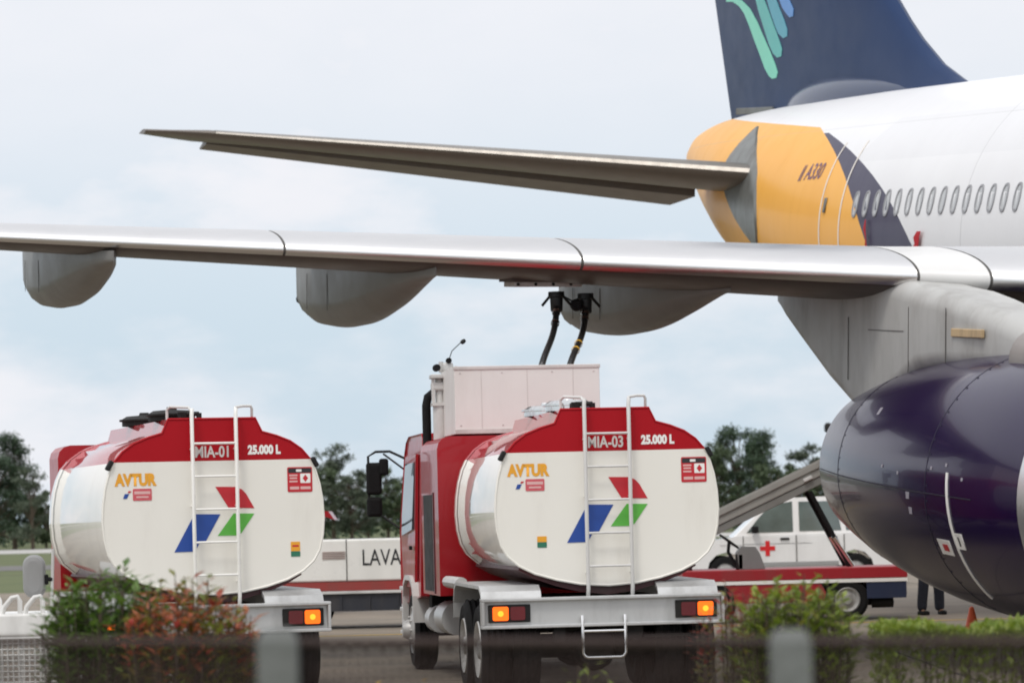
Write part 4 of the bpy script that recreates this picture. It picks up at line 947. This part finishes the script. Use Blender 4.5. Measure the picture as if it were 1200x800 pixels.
# ------------------------------------------------------------------ person under the engine, cone, floodlight mast
def skin(name, pts, edges, rad, m_, parent, root=0, sub=2):
    me = bpy.data.meshes.new(name); me.from_pydata(pts, edges, []); o = bpy.data.objects.new(name, me); COL.objects.link(o); o.parent = parent
    md = o.modifiers.new('skin', 'SKIN'); sv = me.skin_vertices[0].data
    for i, r in enumerate(rad): sv[i].radius = (r, r) if not isinstance(r, tuple) else r
    for v in sv: v.use_root = False
    sv[root].use_root = True
    o.modifiers.new('sub', 'SUBSURF').levels = sub; o.modifiers['sub'].render_levels = sub
    me.materials.append(m_); return o
def person():
    p = at(1092, 727, 60); T = thing('person', 'person in dark navy trousers standing beyond the engine, seen from the waist down', 'person', (p.x, 60, 0), R(20))
    sk = mat('skin_tone', (.28, .16, .10), .55); nv = mat('navy_cloth', (.012, .014, .024), .85, bump=.2, scale=12)
    # one body: pelvis, spine, head, legs, arms
    pts = [(0, 0, .95), (0, 0, 1.15), (0, .0, 1.38), (0, -.01, 1.48), (0, -.02, 1.56), (0, -.01, 1.66), (0, -.005, 1.73)]; rad = [(.15, .11), (.14, .10), (.16, .105), .055, .075, .092, .06]; ed = [(i, i + 1) for i in range(6)]
    def chain(start, ps, rs):
        a = start
        for q, r in zip(ps, rs): pts.append(q); rad.append(r); ed.append((a, len(pts) - 1)); a = len(pts) - 1
        return a
    for s_ in (-1, 1):
        chain(0, [(s_ * .12, 0, .88), (s_ * .15, .01, .5), (s_ * .17, .03, .10), (s_ * .19, -.09, .05)], [.095, .06, .042, .035])
        h_ = chain(2, [(s_ * .2, 0, 1.40), (s_ * .25, .03, 1.12), (s_ * .23, -.06, .88), (s_ * .225, -.09, .80)], [.055, .043, .03, .03])
        for k in range(4): chain(h_, [(s_ * (.222 + .0 * k), -.125 + .021 * k, .75), (s_ * .215, -.13 + .021 * k, .705 - (.012 if k in (1, 2) else 0)), (s_ * .20, -.125 + .02 * k, .675)], [.0095, .009, .008])
        chain(h_, [(s_ * .205, -.125, .78), (s_ * .19, -.145, .745)], [.011, .009])
    skin('body', pts, ed, rad, sk, T)
    for s_ in (-1, 1): MB().lathe([(-.012, 0), (-.008, .01), (.0, .012), (.008, .01), (.012, 0)], (s_ * .034, -.095, 1.67), (0, 1, 0), 8).build('eye', black, T)
    MB().lathe([(0, .1), (.05, .095), (.09, .06), (.105, 0)], (0, .01, 1.69), (0, .15, 1), 16).build('hair', black, T)
    tp = [(0, 0, .98), (0, 0, 1.04)]; tr = [(.165, .125), (.16, .12)]; te = [(0, 1)]
    for s_ in (-1, 1):
        a = 0
        for q, r in (((s_ * .115, 0, .84), .115), ((s_ * .15, .0, .5), .10), ((s_ * .17, .025, .22), .095), ((s_ * .172, .025, .06), .095)): tp.append(q); tr.append(r); te.append((a, len(tp) - 1)); a = len(tp) - 1
    skin('trousers', tp, te, tr, nv, T)
    sp = [(0, 0, 1.0), (0, 0, 1.2), (0, 0, 1.40), (0, 0, 1.46)]; sr = [(.175, .13), (.165, .12), (.18, .12), (.09, .08)]; se = [(0, 1), (1, 2), (2, 3)]
    for s_ in (-1, 1):
        a = 2
        for q, r in (((s_ * .2, 0, 1.40), .075), ((s_ * .235, .02, 1.2), .07)): sp.append(q); sr.append(r); se.append((a, len(sp) - 1)); a = len(sp) - 1
    skin('shirt', sp, se, sr, mat('shirt_cloth', (.10, .12, .2), .85), T)
    for s_ in (-1, 1): MB().box((s_ * .185, -.05, .045), (.10, .28, .09), 0, Matrix.Rotation(-s_ * .15, 3, 'Z'), .035).build('shoe', black, T)
person()
p = at(1139, 726, 48)
T = thing('traffic_cone', 'small orange traffic cone on the apron beneath the engine', 'traffic cone', (p.x, 48, 0))
MB().lathe([(0, .14), (.03, .135), (.46, .03), (.48, .0)], (0, 0, .02), (0, 0, 1), 20).build('cone', mat('cone_orange', (.75, .10, .015), .5), T)
MB().box((0, 0, .012), (.34, .34, .025), 0, None, .008).build('base', black, T)
p = at(968, 560, 150)
T = thing('floodlight_mast', 'thin floodlight pole with one dark lamp rising beyond the belt loader', 'light pole', (p.x, 150, 0))
MB().tube([(0, 0, 0), (0, 0, 3.5), (.12, 0, 5.3)], [.07, .05, .035], 8).build('pole', greyw, T)
MB().lathe([(0, .06), (.05, .15), (.3, .18), (.42, .12), (.45, 0)], (.12, 0, 5.28), (.1, 0, 1), 14).build('lamp', dark, T)

# ------------------------------------------------------------------ white cart at the left
def cart():
    Y = 30.; x1, _ = P2(76, 720, Y); T = thing('mesh_cart', 'white cart with curved tube rails and wire mesh sides at the left edge', 'cart', (x1 - 1.3, Y, 0))
    L = 1.3; wh2 = mat('cart_white', (.74, .73, .70), .45, dirt=.25)
    MB().box((L / 2, .5, 1.06), (L, 1.0, .20), 0, None, .02).build('tray', wh2, T)
    f = MB()
    for x in (.02, L - .02):
        for y in (.02, .98): f.tube([(x, y, .22), (x, y, 1.0)], .02, 8)
    for z in (.3, .95):
        f.tube([(0, .02, z), (L, .02, z)], .014, 6); f.tube([(0, .98, z), (L, .98, z)], .014, 6)
    f.build('frame', wh2, T)
    for y in (.0, 1.0):
        m_ = MB()
        for k in range(27): m_.tube([(.02 + k * .048, y, .3), (.02 + k * .048, y, .95)], .0065, 4)
        for k in range(14): m_.tube([(.0, y + .004, .32 + k * .048), (L, y + .004, .32 + k * .048)], .0065, 4)
        m_.build('wire_mesh', wh2, T)
    for x, y in ((.60, .05), (.86, .05), (.60, .6), (1.06, .05), (1.2, .05)):
        MB().tube([(x - (.12 if x < 1.1 else -.1), y, 1.14), (x - (.1 if x < 1.1 else -.09), y, 1.22), (x - .03, y, 1.30), (x + .02, y, 1.31), (x + .04, y, 1.27), (x + .04, y, .35)], .022, 8).build('curved_rail', wh2, T)
    MB().tube([(L - .16, .3, 1.1), (L - .13, .3, 1.72)], .014, 8).build('mirror_post', greyw, T)
    cx = P2(40, 675, Y + .3)[0] - (x1 - 1.3); zc = P2(40, 675, Y + .3)[1]
    b = MB(); L_ = []
    for y, k in ((-.05, .55), (-.042, .82), (-.02, .97), (.0, 1.), (.03, 1.), (.035, .9)):
        L_.append([(cx + x * k, .3 + y, zc + z * (1 - (1 - k) * .6)) for x, z in rrect(.20, .385, .095, 6)])
    b.loft(L_); MR = b.build('mirror', mat('mirror_shell', (.27, .27, .265), .5, dirt=.2), T)
    MB().tube([(cx + .06, .3, zc - .02), (L - .14, .3, zc - .03)], .02, 8).box((cx + .1, .3, zc - .03), (.05, .05, .09), 0, None, .01).build('clamp', black, MR)
    for x in (.15, L - .15):
        for y in (.12, .88): MB().lathe([(-.04, 0), (-.04, .08), (-.02, .11), (.02, .11), (.04, .08), (.04, 0)], (x, y, .11), (0, 1, 0), 16).build('caster', black, T)
cart()

# ------------------------------------------------------------------ vegetation
def leaf_mat(name, cols, rough=.5, trans=.35):
    m, t, b = newmat(name); gi = t.n('ShaderNodeNewGeometry').outputs['Random Per Island']
    r = t.n('ShaderNodeValToRGB'); t.put(r.inputs[0], gi); e = r.color_ramp.elements
    while len(e) < len(cols): e.new(.5)
    for i, c in enumerate(cols): e[i].position = i / (len(cols) - 1); e[i].color = (*c, 1)
    tc = t.n('ShaderNodeTexCoord').outputs['Object']
    col = t.mix(t.m('MULTIPLY', t.noise(tc, 1.1 if 'tree' in name else 6., 4), .6 if 'tree' in name else .25), r.outputs[0], tuple(v * .55 for v in cols[0]))
    t.put(b.inputs['Base Color'], col); b.inputs['Roughness'].default_value = rough
    tr = t.n('ShaderNodeBsdfTranslucent'); t.put(tr.inputs[0], col)
    mx = t.n('ShaderNodeMixShader'); mx.inputs[0].default_value = trans; t.nt.links.new(b.outputs[0], mx.inputs[1]); t.nt.links.new(tr.outputs[0], mx.inputs[2])
    t.nt.links.new(mx.outputs[0], m.node_tree.nodes['Material Output'].inputs['Surface']); return m
def leaves(vs, fs, p, d, up_, L, W_):
    """one pointed leaf, creased along its midrib"""
    d = d.normalized(); s_ = d.cross(up_); 
    if s_.length < 1e-4: s_ = d.cross(Vector((1, .2, 0)))
    s_.normalize(); n = s_.cross(d); k = len(vs)
    vs += [p, p + d * L * .45 + s_ * W_ * .5 + n * W_ * .12, p + d * L - n * L * .08, p + d * L * .45 - s_ * W_ * .5 + n * W_ * .12, p + d * L * .5 - n * W_ * .05]
    fs += [(k, k + 1, k + 4), (k + 1, k + 2, k + 4), (k + 2, k + 3, k + 4), (k + 3, k, k + 4)]
def rv(r_=None):
    r_ = r_ or rnd
    while True:
        v = Vector((r_.uniform(-1, 1), r_.uniform(-1, 1), r_.uniform(-1, 1)))
        if .01 < v.length < 1: return v.normalized()
def leafmesh(name, vs, fs, m_):
    me = bpy.data.meshes.new(name); me.from_pydata(vs, [], fs); me.materials.append(m_); return me
bark = mat('bark', (.10, .075, .05), .9, var=.2, bump=.5, scale=8)
tg = [leaf_mat('tree_leaf_%s' % n, c, .6, .25) for n, c in (('olive', [(.075, .108, .054), (.105, .148, .07), (.14, .18, .092)]), ('deep', [(.054, .09, .052), (.076, .122, .066), (.105, .15, .085)]), ('grey', [(.082, .11, .072), (.115, .146, .09), (.15, .178, .115)]))]  # leaf colours lifted paler, standing in for distance haze
def tree_meshes(seed, Ht, rx, dens, shape, m_):
    q = random.Random(seed); b = MB(); tips = []
    b.tube([(0, 0, 0), (q.uniform(-.1, .1), 0, Ht * .25), (q.uniform(-.25, .25), 0, Ht * .55), (q.uniform(-.3, .3), 0, Ht * .85)], [Ht * .022, Ht * .018, Ht * .011, Ht * .004], 7)
    vs, fs = [], []
    for i in range(dens):
        h_ = q.uniform(.1, 1.) ** .85; a = q.uniform(0, 6.28)
        if shape == 'round': rr = rx * math.sqrt(max(.05, 1 - ((h_ - .6) / .45) ** 2))
        elif shape == 'tall': rr = rx * (.55 + .5 * math.sin(h_ * 3.1)) * (1.12 - h_ * .5)
        else: rr = rx * (1.15 - .7 * h_)
        rr *= q.uniform(.35, 1.08); c = Vector((math.cos(a) * rr, math.sin(a) * rr, h_ * Ht * q.uniform(.93, 1.03)))
        b.tube([(0, 0, max(.2, c.z * .62 - .2)), c * .55 + Vector((0, 0, c.z * .32)), c], [Ht * .007, Ht * .004, Ht * .0015], 4)
        cr = Ht * q.uniform(.035, .085)
        for k in range(int(120 * (cr / (Ht * .06)) ** 2)):
            v = rv(q); p_ = c + Vector((v.x * 1.25, v.y * 1.25, v.z * .75)) * cr * q.uniform(.25, 1.1)
            leaves(vs, fs, p_, rv(q) + Vector((0, 0, -.25)), Vector((0, 0, 1)), q.uniform(.18, .34), q.uniform(.12, .2))
    return b, leafmesh('crown', vs, fs, m_)
kinds = []
for i, (Ht, rx, dn, sh, mi) in enumerate(((8.6, 2.9, 58, 'round', 0), (9.6, 2.4, 56, 'tall', 1), (7.0, 2.7, 52, 'round', 2), (8.2, 3.2, 66, 'cone', 1), (9.0, 2.2, 30, 'tall', 2), (5.2, 2.6, 46, 'round', 0))):
    kinds.append(tree_meshes(40 + i, Ht, rx, dn, sh, tg[mi]) + (Ht,))
TRUNKS = {}
TREES = [  # photo px of the trunk, px row of the top, distance, kind, label
    (-12, 528, 325, 3, 'dark bushy tree cut by the left edge of the photo'), (17, 513, 332, 1, 'tall dark tree with open crown, highest at the far left'), (38, 543, 318, 4, 'thin crowned tree just left of tanker 01, sky showing through'), (54, 572, 330, 5, 'low round tree beside the left edge of tank 01'),
    (345, 548, 335, 2, 'pale tree mostly hidden behind tank 01'), (372, 545, 325, 0, 'round tree touching the right edge of tank 01'), (391, 514, 338, 4, 'tall thin topped tree between the tankers, highest there'), (412, 552, 322, 2, 'grey green tree above the white lavatory truck'), (432, 562, 330, 3, 'broad dark tree behind the black truck mirrors'), (455, 546, 340, 0, 'round olive tree left of the red cab'), (482, 560, 328, 5, 'low tree mostly hidden behind the red cab'),
    (838, 520, 330, 0, 'olive tree against the right edge of tank 03'), (868, 497, 335, 3, 'large dark tree, highest right of tank 03'), (893, 509, 322, 1, 'tall dark tree just right of the largest one above the conveyor'), (915, 540, 318, 5, 'low round tree above the middle of the grey conveyor'), (938, 548, 330, 5, 'low tree above the upper part of the grey conveyor'), (958, 522, 338, 2, 'pale round tree beside the purple engine cowl'), (985, 535, 330, 0, 'olive tree mostly hidden behind the purple engine cowl')]
for i, (px, py, Y, k, lab) in enumerate(TREES):
    b, crown, Ht = kinds[k]; p = at(px, 620, Y); ztop = at(px, py, Y).z
    T = thing('broadleaf_tree', lab, 'tree', (p.x, Y, 0), rnd.uniform(0, 6.28), 'trees along the far edge of the airfield')
    s_ = ztop / Ht / 1.0; T.scale = (s_ * rnd.uniform(.95, 1.2), s_ * rnd.uniform(.95, 1.2), s_)
    if k not in TRUNKS: tr = b.build('trunk', bark, T); TRUNKS[k] = tr.data
    else: tr = bpy.data.objects.new('trunk', TRUNKS[k]); COL.objects.link(tr); tr.parent = T
    cr = bpy.data.objects.new('crown', crown); COL.objects.link(cr); cr.parent = T
# far wood beyond the runway that reads as one mass
vs, fs = [], []; q = random.Random(5)
for i in range(520):
    x = q.uniform(-75, 75); y = q.uniform(370, 385); h_ = q.uniform(2.2, 5.6) + 1.6 * noise.noise(Vector((x * .06, 0, 3)))
    for k in range(44):
        v = rv(q); leaves(vs, fs, Vector((x, y, h_ * .55)) + Vector((v.x * 1.8, v.y, v.z * h_ * .55)) * q.uniform(.5, 1.05), rv(q), Vector((0, 0, 1)), .6, .42)
o = bpy.data.objects.new('treeline', leafmesh('treeline', vs, fs, tg[1])); COL.objects.link(o); tag(o, 'low dark wood along the far side of the airfield', 'wood', None, 'stuff')

def shrub(name, label, px, top_py, Y, rad, nst, mats, lf, group=None, lean=.0, low=.25, cat='shrub', tips=None, tipmat=None, dens=1., seed=0):
    """upright shrub: stems from the base that fork, whorls of leaves along them; young tips may carry their own colour"""
    p = at(px, top_py, Y); Ht = p.z; q = random.Random(seed or px); T = thing(name, label, cat, (p.x, Y, 0), 0, group)
    b = MB(); vs, fs, tv, tf = [], [], [], []
    for i in range(nst):
        a = q.uniform(0, 6.28); rr = rad * math.sqrt(q.random()); hh = Ht * (1 - .16 * (rr / rad) ** 3) * (q.uniform(.93, 1.0) if q.random() < .85 else q.uniform(.98, 1.04))
        base = Vector((math.cos(a) * rr * .35, math.sin(a) * rr * .35, 0)); tip = Vector((math.cos(a) * rr, math.sin(a) * rr, hh))
        mid = base.lerp(tip, .5) + Vector((math.cos(a), math.sin(a), 0)) * rr * .18
        b.tube([base, mid, tip], [.009, .006, .0025], 5)
        red_stem = tips and q.random() < tips
        n = int((1 - low) * hh / .022 * dens)
        for k in range(n):
            f_ = low + (1 - low) * (k + q.random()) / n; pt = base.lerp(mid, f_ * 2) if f_ < .5 else mid.lerp(tip, f_ * 2 - 1)
            az = k * 2.4 + i; d = Vector((math.cos(az), math.sin(az), q.uniform(.1, .9)))
            off = Vector((math.cos(az), math.sin(az), 0)) * q.uniform(.0, .05)
            L = lf * q.uniform(.5, 1.3)
            tgt = (tv, tf) if (red_stem and f_ > 1 - q.uniform(.10, .24)) else (vs, fs)
            leaves(tgt[0], tgt[1], pt + off, d, Vector((0, 0, 1)), L, L * .42)
    b.build('stems', bark, T)
    for nm, v_, f_, m_ in (('foliage', vs, fs, mats), ('young_leaves', tv, tf, tipmat)):
        if v_:
            o = bpy.data.objects.new(nm, leafmesh(nm, v_, f_, m_)); COL.objects.link(o); o.parent = T
    return T
green = leaf_mat('leaf_green', [(.06, .125, .02), (.105, .19, .03), (.18, .28, .055), (.12, .19, .03)], .35, .3)
ygreen = leaf_mat('leaf_yellow_green', [(.14, .21, .022), (.21, .285, .032), (.29, .34, .055), (.18, .24, .03)], .4, .35)
olive = leaf_mat('leaf_olive', [(.14, .15, .022), (.22, .21, .03), (.17, .23, .038), (.30, .19, .05)], .4, .35)
redl = leaf_mat('leaf_red', [(.42, .10, .055), (.55, .19, .09), (.38, .15, .04), (.50, .08, .07)], .4, .35)
crim = leaf_mat('leaf_crimson', [(.25, .02, .02), (.33, .045, .03), (.20, .05, .02)], .4, .35)
shrub('leafy_shrub', 'dense green shrub in front of tanker 01, left of the red tipped one', 122, 670, 18., .34, 130, green, .082, 'shrubs behind the fence')
shrub('leafy_shrub', 'olive shrub with orange red young leaves in front of tanker 01', 222, 682, 17.6, .36, 120, olive, .08, 'shrubs behind the fence', tips=.55, tipmat=redl)
shrub('leafy_shrub', 'bright green shrub with small yellowish tips, before the belt loader wheel', 930, 678, 17.8, .33, 115, ygreen, .076, 'shrubs behind the fence', tips=.18, tipmat=olive)
shrub('leafy_shrub', 'thin shrub with crimson leaves beside the right tail lamp of tanker 03', 856, 690, 18.2, .2, 34, olive, .055, 'shrubs behind the fence', tips=.75, tipmat=crim, low=.45)
shrub('weed', 'small yellow green weed at the foot of the view under tanker 03', 700, 783, 16., .22, 26, ygreen, .05, None, low=.3, cat='plant')
yfl = leaf_mat('petal_yellow', [(.75, .45, .02), (.85, .55, .05)], .5, .3)
for px, lab in ((437, 'yellow topped plant at the bottom edge below the lavatory truck'), (491, 'yellow topped plant at the bottom edge below the front wheel of tanker 03'), (553, 'yellow topped plant at the bottom edge below the rear wheels of tanker 03')):
    shrub('flowering_plant', lab, px, 791, 16., .05, 7, olive, .035, 'yellow topped plants in a row', cat='plant', tips=1., tipmat=yfl, low=.5, seed=px)
# clipped hedge
def hedge():
    Y = 17.5; p = at(1038, 740, Y); p2 = at(1330, 732, Y); T = thing('clipped_hedge', 'low clipped yellow green hedge under the purple engine', 'hedge', (p.x, Y, 0)); L = p2.x - p.x; Ht = p.z; q = random.Random(3)
    vs, fs = [], []; b = MB()
    for i in range(60): x = q.uniform(.05, L - .05); y = q.uniform(.1, .8); b.tube([(x, y, 0), (x + q.uniform(-.05, .05), y, Ht * .9)], [.01, .003], 4)
    n = 15000
    for i in range(n):
        f_ = q.random(); x = q.uniform(0, L); hz_ = Ht + .05 * noise.noise(Vector((x * 3, 1, 0))) + .03 * noise.noise(Vector((x * 9, 4, 0)))
        if f_ < .5: pt = Vector((x, q.uniform(0, .9), hz_ - abs(q.gauss(0, .05))))
        elif f_ < .9: pt = Vector((x, abs(q.gauss(0, .06)), q.uniform(.1, hz_)))
        else: pt = Vector((abs(q.gauss(0, .05)), q.uniform(0, .9), q.uniform(.1, hz_)))
        d = rv(q) + Vector((0, -.3, .7)); l_ = q.uniform(.028, .05); leaves(vs, fs, pt, d, Vector((0, 0, 1)), l_, l_ * .5)
    b.build('stems', bark, T); o = bpy.data.objects.new('foliage', leafmesh('foliage', vs, fs, ygreen)); COL.objects.link(o); o.parent = T
hedge()

# ------------------------------------------------------------------ fence in front of the camera
def fence():
    Y = 7.; zr = at(600, 752, Y).z; T = thing('mesh_fence', 'rusty brown wire mesh fence with grey concrete posts along the bottom of the view', 'fence', (0, Y, 0))
    rust = mat('rust_brown', (.040, .022, .018), .8, var=.2); conc = mat('post_concrete', (.155, .16, .152), .85, var=.1, dirt=.3, scale=8, bump=.3)
    for px in (-700, -266, 328, 922, 1516, 1950):
        x = at(px, 735, Y).x; b = MB()
        b.loft([[(x + dx * k, -.075 + dy * k, z) for dx, dy in ((-.04, -.04), (.04, -.04), (.04, .04), (-.04, .04))] for z, k in ((0, 1), (at(px, 738, Y).z - .02, 1), (at(px, 736, Y).z, .75))], sm=False)
        b.build('post', conc, T)
    MB().tube([(-2.6, -.02, at(600 - 2.6 * F / Y, 752, Y).z), (2.6, -.02, at(600 + 2.6 * F / Y, 752, Y).z)], .010, 8).build('top_rail', rust, T)
    b = MB(); pitch = .034; hgt = zr - .08
    def ribbon(p0, p1, wd, yy):
        d = (Vector(p1) - Vector(p0)).normalized(); s_ = Vector((-d.z, 0, d.x)) * wd / 2; a, c = Vector(p0), Vector(p1)
        off = Vector((0, yy, 0)); k = [a - s_, c - s_, c + s_, a + s_]
        b.add([v + off for v in k] + [v + off + Vector((0, .004, 0)) for v in k], [(0, 1, 2, 3), (7, 6, 5, 4), (0, 4, 5, 1), (1, 5, 6, 2), (2, 6, 7, 3), (3, 7, 4, 0)])
    x = -2.6 - hgt
    while x < 2.6:
        for s_, yy in ((1, -.008), (-1, .0)):
            x0, x1 = (x, x + hgt) if s_ > 0 else (x + hgt, x); z0, z1 = .08, zr
            xa, xb = max(-2.6, min(x0, x1)), min(2.6, max(x0, x1))
            if xb - xa < .02: continue
            zz_ = lambda v: z0 + (z1 - z0) * (v - x0) / (x1 - x0)
            ribbon((xa, 0, zz_(xa)), (xb, 0, zz_(xb)), .0066, yy)
        x += pitch
    b.build('wire_mesh', rust, T)
fence()
